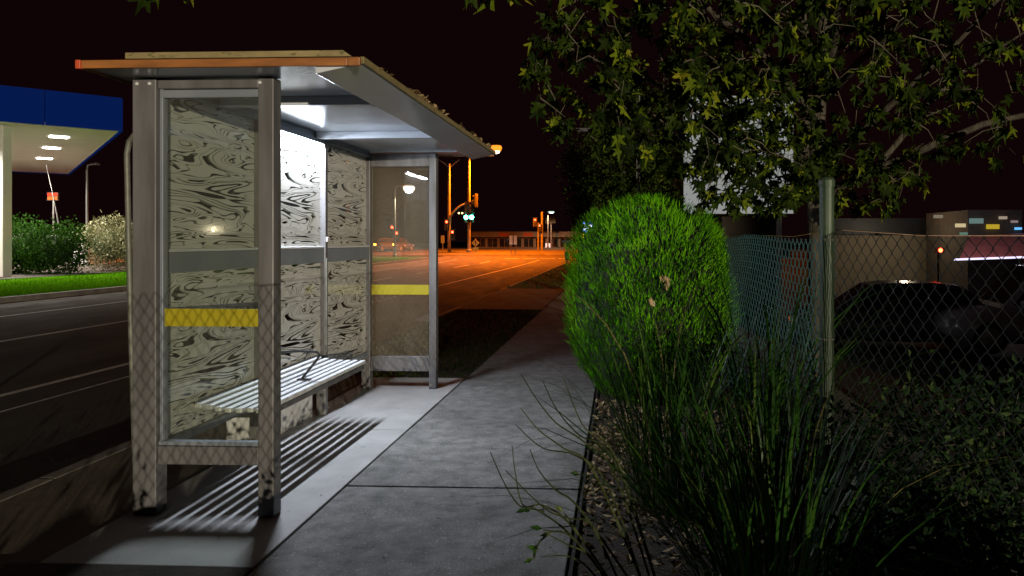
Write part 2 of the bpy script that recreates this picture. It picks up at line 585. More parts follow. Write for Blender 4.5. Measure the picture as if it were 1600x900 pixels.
# verge beside the kerb, the shelter's pad, the footpath
sheet('verge', [-3.55, -2.692], 3.23, 8.0, 0.0, M['verge'])
sheet('driveway', [-3.97, -3.55, -1.68], 15.6, 22.4, lambda x, y: 0.006 if x > -3.7 else -0.112, M['verge'])
sheet('grass_verge', [-3.55, -1.67], 7.8, 15.6, -0.012, M['soil'])
sheet('grass_verge', [-3.55, -1.67], 22.4, 60, -0.008, M['soil'])
sheet('dark_strip', [-3.55, -1.67], -5, 3.228, 0.0095, M['soil'])  # dark strip across the near end of pad and verge
pad = thing('shelter_pad', (-2.2, 3.4, 0), None, None)
pad['kind'] = 'structure'
for a, b in ((3.23, 5.62), (5.63, 7.78)):
    MB().box(-2.69, -1.672, a, b, -0.15, 0.010).build('paving_slab', M['pad'], pad, bevel=0.006)  # left edge against the darker verge draws the edge of the lit ground
fp = thing('footpath', (-0.95, 1, 0), None, None)
fp['kind'] = 'structure'
yj = [1.45, 2.90, 4.345, 5.72, 7.30, 8.75, 10.2, 11.65, 13.1, 14.55, 16.0, 17.5, 19.0, 20.5, 22.0, 24.0, 26, 28, 30, 33, 36, 40, 44, 48]
for a, b in zip(yj[:-1], yj[1:]):
    dz = R.uniform(-0.003, 0.003)
    MB().box(-1.662, -0.245, a + 0.007, b - 0.007, -0.15, 0.006 + dz).build('paving_slab', M['footpath'], fp, bevel=0.006)
sheet('footpath_end', [-1.662, -0.245], 48, 62, 0.006, M['footpath'])


def bedz(x, y):
    return -0.035 + 0.03 * math.sin(x * 5.1 + y * 2.3) * math.sin(y * 3.1 - x)


sheet('garden_bed', [-0.215 + 0.12 * i for i in range(14)], 0.8, 12, bedz, M['soil'])
MB().box(-0.238, -0.215, 0.8, 9, -0.1, -0.012).build('garden_edging', M['rubber'])['kind'] = 'structure'
sheet('station_forecourt', [-60, -40, -27], 10, 60, 0.03, M['verge'])
sheet('grass_strip', [-23.4, -20, -16.22], 6, 60, 0.02, M['lawn'])
sheet('planting_bed', [-29, -23.4], 10, 48, 0.035, M['soil'])


# ------------------------------------------------------------------ the bus shelter
bs = thing('bus_shelter', (-2.2, 5.5, 0.012), 'grey metal bus shelter with marbled glass back, lit roof and yellow banded end panes', 'bus shelter')
XR0, XR1, XF0, XF1 = -2.640, -2.508, -1.945, -1.858
Y0, Y1 = 3.81, 7.27
PZ = 0.012


def fbox(name, a, mat='frame', bevel=0.006, parent=None):
    return MB().box(*a).build(name, M[mat], parent or bs, bevel=bevel)


p1 = fbox('post', (XR0, XR1, Y0, Y0 + 0.10, PZ, 2.378))
p2 = fbox('post', (XF0, XF1, Y0, Y0 + 0.09, PZ, 2.380))
p3 = fbox('post', (-2.60, -2.51, Y1 - 0.09, Y1, PZ, 2.378))
p4 = fbox('post', (-1.912, -1.838, Y1 - 0.09, Y1, PZ, 2.380))
for p, x in ((p1, -2.61), (p1, -2.54), (p2, -1.93)):
    MB().lathe((x, Y0 - 0.003, 2.350), [(0.009, -0.004), (0.009, 0.002), (0.006, 0.004)], 8, 'y').build('bolt', M['slat'], p)
# slimmer edge strip of the near rear post, where the pane is held
fbox('glazing_channel', (XR1 + 0.001, XR1 + 0.020, Y0 + 0.03, Y0 + 0.075, 0.38, 2.33), 'rail', 0.003)
# near end frame
fbox('end_rail', (XR1 + 0.001, XF0 - 0.001, Y0 + 0.012, Y0 + 0.085, 2.325, 2.375))
fbox('end_rail', (XR1 + 0.001, XF0 - 0.001, Y0 + 0.028, Y0 + 0.07, 2.278, 2.323), 'rail')
fbox('end_rail', (XR1 + 0.001, XF0 - 0.001, Y0 + 0.010, Y0 + 0.08, 0.285, 0.385))
MB().box(XR1 + 0.001, XF0 - 0.001, Y0 + 0.02, Y0 + 0.065, 0.386, 0.408).build('sill', M['rail'], bs, bevel=0.003)
ep = fbox('end_pane', (XR1 + 0.022, XF0 - 0.002, Y0 + 0.046, Y0 + 0.054, 0.409, 2.277), 'glass', 0)
MB().box(XR1 + 0.022, XF0 - 0.002, Y0 + 0.0415, Y0 + 0.0445, 1.032, 1.128).build('yellow_band', M['yellow'], bs)
# far end frame
fx0, fx1 = -2.509, -1.913
fbox('end_rail', (fx0, fx1, Y1 - 0.08, Y1 - 0.012, 2.245, 2.378))
fbox('end_rail', (fx0, fx1, Y1 - 0.08, Y1 - 0.012, 0.185, 0.338))
fbox('end_pane', (fx0 + 0.002, fx1 - 0.002, Y1 - 0.05, Y1 - 0.042, 0.340, 2.243), 'glassfar', 0)
MB().box(fx0 + 0.002, fx1 - 0.002, Y1 - 0.0545, Y1 - 0.0515, 0.955, 1.055).build('yellow_band', M['yellow'], bs)
# back wall: header, sill, two mullions, mid rail, six marbled panes
XB = -2.555
ym = [Y0 + 0.10, 4.97, 6.09, Y1 - 0.09]
MW = 0.055
fbox('header', (XB - 0.035, XB + 0.045, Y0 + 0.101, Y1 - 0.091, 2.342, 2.415), 'rail')
for i in (1, 2):
    mu = fbox('mullion', (XB - 0.03, XB + 0.05, ym[i] - MW / 2, ym[i] + MW / 2, PZ, 2.341))
    MB().box(XB + 0.0505, XB + 0.063, ym[i] - 0.02, ym[i] + 0.02, 1.49, 1.53).build('latch', M['slat'], mu, bevel=0.003)
    MB().box(XB + 0.0505, XB + 0.062, ym[i] - 0.045 + 0.02, ym[i] - 0.012, 0.55, 1.35).build('cover_strip', M['galv'], mu, bevel=0.002)
pane_mesh = {}
for i in range(3):
    a = ym[i] + (MW / 2 if i else 0) + 0.001
    b = ym[i + 1] - (MW / 2 if i < 2 else 0) - 0.001
    fbox('mid_rail', (XB - 0.03, XB + 0.035, a, b, 1.315, 1.435), 'rail')
    fbox('glazing_bead', (XB - 0.012, XB + 0.040, a, b, 1.436, 1.452), 'slat', 0.002)
    fbox('back_sill', (XB - 0.03, XB + 0.03, a, b, 0.335, 0.385), 'rail')
    for (z0, z1, dz) in ((0.386, 1.314, 0), (1.453, 2.341, 0.02)):
        o = MB().box(XB - 0.004, XB + 0.006, a, b, z0, z1).build('back_pane', M['marble'], bs, org=(XB, a, z0 + dz))
        o.location = Vector((XB, a, z0 + dz)) - ORG[bs.name]
        o.data.name = 'back_pane'
# scribbled tag on the top of the middle pane
mk = MB()
x = XB + 0.0075
for pts in ([(5.18, 2.235), (5.23, 2.262), (5.20, 2.225), (5.27, 2.250), (5.25, 2.20)], [(5.14, 2.29), (5.62, 2.285)], [(5.3, 2.19), (5.66, 2.215)],
            [(5.22, 2.21), (5.26, 2.19), (5.29, 2.215)]):
    mk.tube([(x, yy, zz) for yy, zz in pts], 0.0022, 4)
mk.build('scribble', M['black'], bs)
# roof: fascia all round, ceiling tray, cross beams, raised sheet
ZC = 2.388
rx0, rx1, ry0, ry1 = -2.735, -1.300, 3.58, 7.47
fbox('ceiling', (rx0 + 0.02, rx1 - 0.20, ry0 + 0.02, ry1 - 0.02, ZC + 0.012, ZC + 0.022), 'soffit', 0)
sb = MB()
sb.prism([(rx1 - 0.235, ZC - 0.045), (rx1 - 0.235, ZC + 0.0115), (rx1 - 0.006, ZC + 0.0115), (rx1 - 0.006, ZC + 0.002)], ry0 + 0.006, ry1 - 0.006, 'y')
sb.build('front_eave', M['soffit'], bs, bevel=0.004)
fbox('soffit_panel', (rx0 + 0.006, rx1 - 0.236, ry0 + 0.006, Y0 + 0.10, ZC - 0.004, ZC + 0.0115), 'soffit', 0.003)
fbox('soffit_panel', (rx0 + 0.006, rx1 - 0.236, Y1 - 0.12, ry1 - 0.006, ZC - 0.004, ZC + 0.0115), 'soffit', 0.003)
for yb in (4.42, 5.86):
    fbox('cross_beam', (XB + 0.05, rx1 - 0.236, yb, yb + 0.07, ZC - 0.045, ZC + 0.0115), 'soffit', 0.004)
rf = MB().box(rx0 + 0.012, rx1 - 0.012, ry0 + 0.012, ry1 - 0.012, ZC + 0.0225, ZC + 0.0275).build('roof_deck', M['roof'], bs)
fbox('fascia', (rx0, rx1 - 0.06, ry0 - 0.02, ry0 + 0.004, ZC - 0.012, ZC + 0.030), 'fascia', 0.004)
MB().box(rx0 - 0.03, rx0 - 0.002, ry0 - 0.024, ry0 + 0.006, ZC - 0.014, ZC + 0.032).build('fascia_end', M['fascia_tip'], bs, bevel=0.005)
MB().box(rx1 - 0.058, rx1 + 0.004, ry0 - 0.022, ry0 + 0.005, ZC - 0.013, ZC + 0.031).build('fascia_end', M['fascia'], bs, bevel=0.005)
fbox('fascia', (rx1 - 0.005, rx1 + 0.016, ry0 + 0.006, ry1, ZC + 0.004, ZC + 0.040), 'roof', 0.004)
fbox('fascia', (rx0, rx1 - 0.007, ry1 - 0.005, ry1 + 0.02, ZC - 0.012, ZC + 0.030), 'fascia', 0.004)
fbox('fascia', (rx0 - 0.02, rx0 + 0.004, ry0 + 0.007, ry1 - 0.006, ZC - 0.012, ZC + 0.030), 'fascia', 0.004)
rs = MB()
rs.prism([(rx0 + 0.18, ZC + 0.052), (rx0 + 0.18, ZC + 0.085), (rx1 - 0.11, ZC + 0.085), (rx1 - 0.065, ZC + 0.052)], ry0 + 0.05, ry1 - 0.05, 'y')
rs.build('roof_sheet', M['roof'], bs, bevel=0.004)
for yb in (3.9, 5.5, 7.1):
    MB().box(rx0 + 0.25, rx1 - 0.2, yb, yb + 0.05, ZC + 0.0277, ZC + 0.0518).build('roof_batten', M['roof'], bs)
# leaf litter and moss caught along the front edge of the roof
lt = MB()
for i in range(420):
    y = ry0 + 0.3 + (ry1 - ry0 - 0.3) * R.random()
    if math.sin(y * 4.1) + math.sin(y * 9.7 + 1) < -0.3:
        continue
    c = Vector((rx1 - R.uniform(-0.012, 0.05), y, ZC + 0.040 + R.uniform(0, 0.03)))
    a = Vector((R.uniform(-1, 1), R.uniform(-1, 1), R.uniform(-.6, .6))).normalized() * R.uniform(0.012, 0.03)
    b = a.cross(Vector((R.uniform(-1, 1), R.uniform(-1, 1), R.uniform(-1, 1)))).normalized() * R.uniform(0.006, 0.014)
    lt.add([c - a, c - b, c + a, c + b], [(0, 1, 2, 3)], R.random())
tag(lt.build('roof_litter', M['dryleaf']), 'dry leaves and moss caught along the front edge of the shelter roof', 'leaf litter', kind='stuff')
# light fitting under the header, between the mullions
hs = MB()
hs.box(XB + 0.010, XB + 0.062, 5.06, 6.04, 2.331, 2.3405)
hs.box(XB + 0.054, XB + 0.062, 5.06, 6.04, 2.314, 2.3309)
hs.box(XB + 0.010, XB + 0.0539, 5.06, 5.07, 2.292, 2.3309)
hs.box(XB + 0.010, XB + 0.0539, 6.03, 6.04, 2.292, 2.3309)
hs.build('light_housing', M['rail'], bs)
MB().box(XB + 0.016, XB + 0.044, 5.075, 6.025, 2.300, 2.330).build('light_tube', M['tube'], bs)
sd = bpy.data.lights.new('strip_lamp', 'AREA')
sd.shape = 'RECTANGLE'
sd.size, sd.size_y = 0.024, 0.94
sd.energy = TUBE
sd.color = (0.79, 0.86, 1.0)
so = bpy.data.objects.new('strip_lamp', sd)
COL.objects.link(so)
so.parent = bs
so.location = Vector((XB + 0.030, 5.55, 2.297)) - ORG[bs.name]
so.rotation_euler = (0, rad(-18), 0)

# ------------------------------------------------------------------ the bench
bn = thing('bench', (-2.27, 5.0, 0.012), 'white slatted bench with black armrest along the back of the bus shelter', 'bench')
NS = 7
xs_ = [-2.463 + i * 0.061 for i in range(NS)]
zs_ = [0.548, 0.538, 0.530, 0.525, 0.523, 0.524, 0.522]
ye = [4.125, 4.13, 4.12, 4.115, 4.12, 4.13, 4.12]
for i in range(NS):
    mb = MB().box(xs_[i] - 0.0195, xs_[i] + 0.0195, ye[i], 5.84, zs_[i] - 0.028, zs_[i])
    mb.build('slat', M['slat'], bn, bevel=0.006)
for y in (4.35, 4.98, 5.66):
    mb = MB()
    mb.prism([(-2.515, 0.44), (-2.515, 0.515), (-2.45, 0.512), (-2.2, 0.492), (-2.09, 0.49), (-2.09, 0.465), (-2.25, 0.45)], y, y + 0.035, 'y')
    mb.build('bracket', M['frame'], bn, bevel=0.003)
MB().box(-2.088, -2.076, 4.12, 5.80, 0.455, 0.490).build('front_rail', M['frame'], bn, bevel=0.003)
ar = MB()
ya = 4.95
pts = [(-2.41, ya, 0.55), (-2.425, ya + .005, 0.66), (-2.43, ya + .01, 0.70), (-2.40, ya + .015, 0.715), (-2.25, ya + 0.02, 0.727), (-2.115, ya + 0.02, 0.722),
       (-2.095, ya + 0.02, 0.70), (-2.115, ya + 0.02, 0.665), (-2.22, ya + 0.02, 0.535)]
ar.tube(pts, 0.009, 8)
ar.box(-2.435, -2.385, ya - 0.02, ya + 0.03, 0.548, 0.556)
ar.box(-2.25, -2.16, ya - 0.0, ya + 0.04, 0.526, 0.534)
ar.build('armrest', M['black'], bn, smooth=False)
arl = MB()
arl.tube([(-2.41, ya, 0.552), (-2.425, ya, 0.69)], 0.014, 8)
arl.build('armrest_post', M['black'], bn)

MB().box(-2.95, -2.60, 5.30, 6.03, 0.0, 0.31).build('concrete_block', M['ballast'], None, bevel=0.012)
tag(bpy.data.objects['concrete_block'], 'low pale concrete block standing under the back wall of the shelter', 'concrete block')

# bent galvanised pole leaning behind the shelter
bp = MB()
b0 = Vector((-3.06, 4.45, 0))
bp.tube([b0, b0 + Vector((-0.03, 0.0, 0.9)), b0 + Vector((-0.055, 0.01, 1.6)), b0 + Vector((-0.065, 0.01, 2.05)), b0 + Vector((-0.05, 0.01, 2.13)),
         b0 + Vector((-0.01, 0.0, 2.17)), b0 + Vector((0.12, 0, 2.18)), b0 + Vector((0.30, 0, 2.17))], 0.017, 10)
tag(bp.build('bent_pole', M['galv'], smooth=True), 'bent galvanised tube pole leaning behind the rear post of the shelter', 'pole')

# ------------------------------------------------------------------ chain link fence
fn = thing('chain_link_fence', (1.08, 3.7, 0), 'sagging chain link fence with grey green pipe post beside the clipped conifer', 'fence')
FA = [Vector((1.09, 9.0, 0)), Vector((1.09, 3.70, 0))]
FB = [Vector((1.09, 3.70, 0)), Vector((1.40, 2.25, 0)), Vector((1.45, 1.4, 0)), Vector((0.76, -2.5, 0)), Vector((0.34, -5.0, 0)), Vector((0.2, -6.5, 0))]


def chain(path, top, W=0.036, wr=0.0021):
    mb = MB()
    seg = []
    acc = 0
    for a, b in zip(path[:-1], path[1:]):
        L = (b - a).length
        seg.append((acc, acc + L, a, b))
        acc += L

    def P_(u, z):
        for (s0, s1, a, b) in seg:
            if u <= s1 or s1 == acc:
                t = (u - s0) / (s1 - s0)
                p = a.lerp(b, t)
                nrm = Vector((-(b - a).y, (b - a).x, 0)).normalized()
                return Vector((p.x, p.y, z)) + nrm * (0.018 * math.sin(u * 2.1) * math.sin(z * 2.3))
    n = int(acc / W)
    for i in range(n):
        tz = top(i * W)
        m = int(tz / W)
        pts = []
        for j in range(m + 1):
            u = (i + ((j + i) % 2)) * W
            side = 0.003 if (j + i) % 2 else -0.003
            p = P_(u + R.uniform(-.002, .002), tz - j * W)
            pts.append(p + Vector((side, 0, R.uniform(-.002, .002))))
        mb.tube(pts, wr, 3, cap=False)
    return mb


a = chain(FA, lambda u: 1.53 - 0.02 * math.sin(u * 1.7), 0.05, 0.0036).build('wire_mesh', M['wire'], fn)
a['kind'] = 'stuff'
a = chain(FB, lambda u: 1.545 - 0.035 * math.sin(min(math.pi, u * 1.1)), 0.041, 0.0022).build('wire_mesh', M['darkwire'], fn)
a['kind'] = 'stuff'


def fpost(p, h, r=0.036):
    o = MB().lathe((p[0], p[1], -0.2), [(r, 0), (r, h + 0.2 - 0.05), (r * 1.0, h + 0.2 - 0.045)], 16).build('post', M['fpost'], fn, smooth=False)
    MB().lathe((p[0], p[1], h - 0.045), [(r * 1.12, 0), (r * 1.15, 0.012), (r * 1.12, 0.034), (r * 0.9, 0.045), (r * 0.4, 0.052)], 16).build('post_cap', M['fpost'], o)
    for z in (0.4, 1.0, 1.5):
        MB().lathe((p[0], p[1], z), [(r * 1.06, 0), (r * 1.1, 0.004), (r * 1.06, 0.008)], 12).build('tie_wire', M['galv'], o)


fpost((1.045, 3.70), 1.815)
fpost((1.05, 9.0), 1.65, 0.025)
fpost((1.29, 0.72), 1.65, 0.025)
fpost((0.30, -5.0), 1.65, 0.025)
tw = MB()
tw.tube([(1.09, 5.6, 1.54), (1.09, 4.6, 1.525), (1.09, 3.7, 1.555), (1.24, 3.0, 1.52), (1.40, 2.25, 1.515), (1.45, 1.4, 1.54), (0.76, -2.5, 1.54)], 0.0024, 5)
tw.build('tension_wire', M['glintwire'], fn)


# ------------------------------------------------------------------ foliage helpers
def rv(r=1):
    while True:
        v = Vector((R.uniform(-1, 1), R.uniform(-1, 1), R.uniform(-1, 1)))
        if 0.05 < v.length < 1:
            return v * r


def leaf_quad(mb, c, d, n, L, W, tone, fold=0.25):
    """a pointed leaf of four triangles with a fold along its midrib"""
    d = d.normalized()
    s = d.cross(n)
    s = s.normalized() if s.length > 1e-5 else d.orthogonal().normalized()
    n = s.cross(d)
    mid = c + d * L * 0.45
    mb.add([c, mid + s * W / 2 + n * W * fold, c + d * L, mid - s * W / 2 + n * W * fold, mid], [(0, 1, 4), (1, 2, 4), (2, 3, 4), (3, 0, 4)], tone)


def grow_twigs(skel, targets, rad0, mbs, step=0.16, wob=0.05):
    """space-filling twigs: every target is joined to the nearest point of the skeleton by a wandering tube"""
    S = np.array([tuple(p) for p in skel])
    T = np.array([tuple(t) for t in targets])
    d0 = np.min(np.linalg.norm(T[:, None, :] - S[None, :, :], axis=2), axis=1)
    ends = []
    for i in np.argsort(d0):
        t = Vector(T[i])
        d = np.linalg.norm(S - T[i], axis=1)
        a = Vector(S[int(np.argmin(d))])
        L = (t - a).length
        n = max(2, int(L / step))
        pts = [a]
        for k in range(1, n):
            q = a.lerp(t, k / n) + rv(wob) + Vector((0, 0, 0.10 * L * math.sin(math.pi * k / n)))
            pts.append(q)
        pts.append(t)
        r0 = rad0 * (0.35 + 0.5 * min(1, L))
        mbs.tube(pts, [r0 * (1 - 0.7 * k / n) for k in range(n + 1)], 4, R.random(), cap=False)
        S = np.vstack([S, np.array([tuple(p) for p in pts[1:]])])
        ends.append((t, (pts[-1] - pts[-2]).normalized()))
    return ends


def curve_pts(ps, n=6):
    """smooth polyline through control points"""
    ps = [Vector(p) for p in ps]
    out = []
    for i in range(len(ps) - 1):
        p0, p1, p2, p3 = ps[max(i - 1, 0)], ps[i], ps[i + 1], ps[min(i + 2, len(ps) - 1)]
        for k in range(n):
            t = k / n
            out.append(0.5 * ((2 * p1) + (p2 - p0) * t + (2 * p0 - 5 * p1 + 4 * p2 - p3) * t * t + (3 * p1 - p0 - 3 * p2 + p3) * t ** 3))
    out.append(ps[-1])
    return out


# maple leaf outline (unit length), folded a little
def maple_mesh(name, seed, tone):
    rr = random.Random(seed)
    lobes = [(-150, .34), (-128, .30), (-112, .62), (-92, .60), (-80, .36), (-62, .46), (-46, .95), (-36, .86), (-24, .46), (-12, .62), (0, 1.12),
             (12, .62), (24, .46), (36, .86), (46, .95), (62, .46), (80, .36), (92, .60), (112, .62), (128, .30), (150, .34)]
    bend, fold = rr.uniform(0.15, 0.95), rr.uniform(0.1, 0.65)
    vs_ = [(0, 0, 0)]
    for a, r in lobes:
        r *= rr.uniform(0.9, 1.1) * 0.62
        x, y = r * math.sin(rad(a)), r * math.cos(rad(a))
        vs_.append((x, y, abs(x) * fold - bend * y * abs(y) + rr.uniform(-.02, .02)))
    n = len(lobes)
    fs = [(0, i + 1, i) for i in range(1, n)] + [(0, 1, n)]
    mb = MB()
    mb.add(vs_, fs, tone)
    # stalk
    mb.tube([(0, 0, 0), (0.0, -0.3, 0.03), (0.02, -0.6, 0.10)], 0.012, 3, tone * 0.6, cap=False)
    return mb


MAPLES = [maple_mesh('leaf', k, t) for k, t in enumerate((0.15, 0.3, 0.4, 0.5, 0.62, 0.8, 0.95))]
MAPLE_ME = [m.mesh('leaf', M['leaf']) for m in MAPLES]


def maple_tree(name, label, trunk, limbs, lobes, ncl, per, size, root, indiv, skel_r=0.012, seed=1, group=None):
    """tree: tapered trunk and limbs, wandering twigs to leaf clusters, single leaves that hang from the twig ends"""
    t = thing(name, root, label, 'tree', group)
    tp = curve_pts(trunk[0], 5)
    rr = [trunk[1] + (trunk[2] - trunk[1]) * i / (len(tp) - 1) for i in range(len(tp))]
    rr[0] *= 1.35
    MB().tube(tp, rr, 10).build('trunk', M['bark'], t, smooth=True)
    skel = list(tp[len(tp) // 2:])
    for ctrl, r0, r1 in limbs:
        lp = curve_pts(ctrl, 6)
        lp = [p + rv(0.025) for p in lp]
        MB().tube(lp, [r0 + (r1 - r0) * i / (len(lp) - 1) for i in range(len(lp))], 7).build('limb', M['bark'], t, smooth=True)
        skel += lp
    tg = []
    for (c, r, wgt) in lobes:
        for k in range(int(ncl * wgt)):
            v = rv(1)
            tg.append(Vector(c) + Vector((v.x * r[0], v.y * r[1], v.z * r[2])))
    tw_ = MB()
    ends = grow_twigs(skel, tg, skel_r, tw_)
    k = tw_.build('twigs', M['bark2'], t)
    k['kind'] = 'stuff'
    mats = []
    for (p, d) in ends:
        for j in range(R.randint(*per)):
            out_ = (d + rv(0.9) + Vector((0, 0, -0.75))).normalized()
            nrm = (Vector((R.uniform(-.7, .7), R.uniform(-1.0, .3), R.uniform(-.2, 1)))).normalized()
            s = out_.cross(nrm)
            if s.length < 1e-3:
                continue
            s.normalize()
            nrm = s.cross(out_)
            sz = R.uniform(*size)
            o_ = p + out_ * sz * 0.55 + rv(0.05)
            mw = Matrix(((s.x, out_.x, nrm.x, o_.x), (s.y, out_.y, nrm.y, o_.y), (s.z, out_.z, nrm.z, o_.z), (0, 0, 0, 1))) @ Matrix.Diagonal((sz, sz, sz, 1))
            mats.append((o_.length, mw, R.choice((0, 0, 0, 1, 1, 1, 2, 2, 3, 3, 4, 5, 6))))
    mats.sort(key=lambda m: m[0])
    for (_, mw, q) in mats[:indiv]:
        place_copy(MAPLE_ME[q], 'leaf', mw, t)
    rest = MB()
    for (_, mw, q) in mats[indiv:]:
        src = MAPLES[q]
        b = len(rest.v)
        rest.v += [tuple(mw @ Vector(p)) for p in src.v]
        rest.f += [tuple(i + b for i in f) for f in src.f]
        tt = src.t[0]
        rest.t += [tt] * len(src.f)
    if rest.f:
        k = rest.build('leaves', M['leaf'], t)
        k['kind'] = 'stuff'
    return t


maple_tree('maple_tree', 'broad leaved tree with twin pale trunk and drooping lobed leaves beyond the wire fence',
           ([(2.45, 9.0, -0.9), (2.42, 8.95, 0.8), (2.38, 8.9, 2.2), (2.42, 8.8, 3.6), (2.5, 8.7, 5.2)], 0.125, 0.07),
           [([(2.40, 8.9, 1.6), (2.25, 8.85, 2.6), (2.22, 8.8, 4.0), (2.1, 8.6, 5.4)], 0.075, 0.04),
            ([(2.38, 8.9, 2.0), (3.0, 8.4, 2.35), (3.9, 8.0, 2.75), (5.0, 7.6, 2.95), (6.0, 7.2, 3.1)], 0.06, 0.012),
            ([(2.38, 8.9, 2.3), (2.9, 8.2, 2.9), (3.4, 7.5, 3.5), (3.9, 6.8, 4.2)], 0.055, 0.012),
            ([(2.4, 8.9, 2.1), (1.6, 8.3, 2.6), (0.8, 7.5, 2.9), (0.0, 6.7, 3.1), (-0.6, 6.2, 3.2)], 0.05, 0.010),
            ([(2.4, 8.85, 2.9), (1.6, 7.8, 3.4), (0.7, 6.6, 3.7), (-0.1, 5.6, 3.75)], 0.055, 0.012),
            ([(2.45, 8.8, 3.4), (2.1, 7.0, 4.0), (1.2, 5.4, 3.85), (0.0, 4.3, 3.6), (-1.2, 3.9, 3.35), (-2.9, 3.75, 3.1)], 0.06, 0.010),
            ([(2.45, 8.8, 3.2), (2.6, 7.2, 3.5), (2.7, 5.8, 3.6), (2.9, 4.6, 3.5)], 0.05, 0.010),
            ([(3.0, 8.4, 2.4), (4.0, 9.0, 3.4), (5.2, 9.4, 4.2)], 0.04, 0.010)],
           [((0.40, 6.4, 3.15), (1.35, 1.2, 0.95), 0.40), ((1.1, 6.9, 2.3), (0.75, 0.8, 0.55), 0.10), ((2.0, 6.6, 3.4), (1.4, 1.6, 1.0), 0.23), ((3.7, 7.2, 3.3), (1.7, 1.7, 1.25), 0.20),
            ((1.35, 7.6, 2.45), (0.95, 0.7, 0.6), 0.25), ((2.5, 8.0, 2.2), (0.8, 0.7, 0.4), 0.09), ((1.0, 4.9, 3.35), (0.9, 0.7, 0.5), 0.07), ((-0.75, 3.9, 3.05), (0.22, 0.25, 0.18), 0.025), ((-2.42, 3.75, 2.98), (0.10, 0.12, 0.10), 0.01)],
           600, (3, 7), (0.07, 0.175), (2.45, 9.0, -0.9), 290)


def small_leaf_tree(name, label, cat, root, trunk, lobes, mat, n, L, W, group=None, core=0, up=0.3, tw=True):
    """tree or shrub whose crown is many small leaves gathered in clumps on real twigs"""
    t = thing(name, root, label, cat, group)
    r0 = Vector(root)
    skel = []
    if trunk:
        tp = curve_pts(trunk[0], 4)
        MB().tube(tp, [trunk[1] + (trunk[2] - trunk[1]) * i / (len(tp) - 1) for i in range(len(tp))], 8).build('trunk', M['bark'], t, smooth=True)
        skel += tp[len(tp) // 3:]
    else:
        skel.append(r0)
    tg, cl = [], []
    for (c, r, wgt) in lobes:
        for k in range(max(3, int(n * wgt / 26))):
            v = rv(1)
            v = v.normalized() * (v.length ** 0.45)
            tg.append(Vector(c) + Vector((v.x * r[0], v.y * r[1], v.z * r[2])))
    if tw:
        m = MB()
        grow_twigs(skel, tg, 0.010, m, 0.3, 0.04)
        k = m.build('twigs', M['bark'], t)
        k['kind'] = 'stuff'
    mb = MB()
    for c in tg:
        tone = R.random()
        rr_ = R.uniform(2.0, 4.2) * L
        for j in range(26):
            p = c + rv(rr_)
            d = (rv(1) + (p - c).normalized() * 0.5 + Vector((0, 0, up))).normalized()
            leaf_quad(mb, p, d, rv(1), L * R.uniform(0.7, 1.3), W * R.uniform(0.7, 1.3), min(1, max(0, tone * 0.6 + R.random() * 0.4)))
    k = mb.build('foliage', mat, t)
    k['kind'] = 'stuff'
    if core:
        cm = MB()
        for (c, r, wgt) in lobes:
            n_, m_ = 14, 8
            cm.lathe((0, 0, 0), [(math.sin(math.pi * (j + .2) / (m_ + .4)), -math.cos(math.pi * (j + .2) / (m_ + .4))) for j in range(m_ + 1)], n_)
            q = (m_ + 1) * n_
            cm.v[-q:] = [(c[0] + x_ * r[0] * core, c[1] + y_ * r[1] * core, c[2] + z_ * r[2] * core) for (x_, y_, z_) in cm.v[-q:]]
        cm.build('dark_core', M['hedgecore'], t)  # solid dark shape, painted as the shade inside the crown
    return t


small_leaf_tree('street_tree', 'dark dense street tree behind the clipped conifer, orange lit on one edge', 'tree', (0.1, 20, -0.16),
                ([(0.1, 20, -0.2), (0.15, 20, 1.4), (0.1, 20, 2.8), (0.1, 20, 5.0)], 0.14, 0.06),
                [((-0.15, 20, 3.5), (1.4, 1.5, 1.0), 0.35), ((1.0, 20.3, 4.5), (1.8, 1.6, 1.2), 0.3), ((-0.6, 20, 2.6), (0.8, 0.9, 0.75), 0.2), ((1.0, 20, 2.9), (1.2, 1.0, 0.8), 0.2)],
                M['treeleaf'], 12000, 0.12, 0.06)

# ------------------------------------------------------------------ clipped conifer
hg = thing('clipped_conifer', (0.32, 7.2, 0), 'large bright green clipped conifer bush bulging over the footpath edge', 'bush')
HC, HRX, HRY, HZ = Vector((0.30, 7.35, 0.0)), 0.83, 0.95, 1.93


def hedge_r(th, h):
    """radius factor and height of the rounded block"""
    prof_ = (1 - abs(2 * h - 0.86) ** 3.2 * (0.55 if h < 0.43 else 0.0))
    if h > 0.43:
        q = (h - 0.43) / 0.57
        prof_ = (1 - q ** 3.4) ** 0.42 if q < 1 else 0
    lump = 1 + 0.035 * math.sin(3 * th + 7 * h) + 0.03 * math.sin(5 * th - 11 * h + 1)
    return max(0.0, prof_) * lump


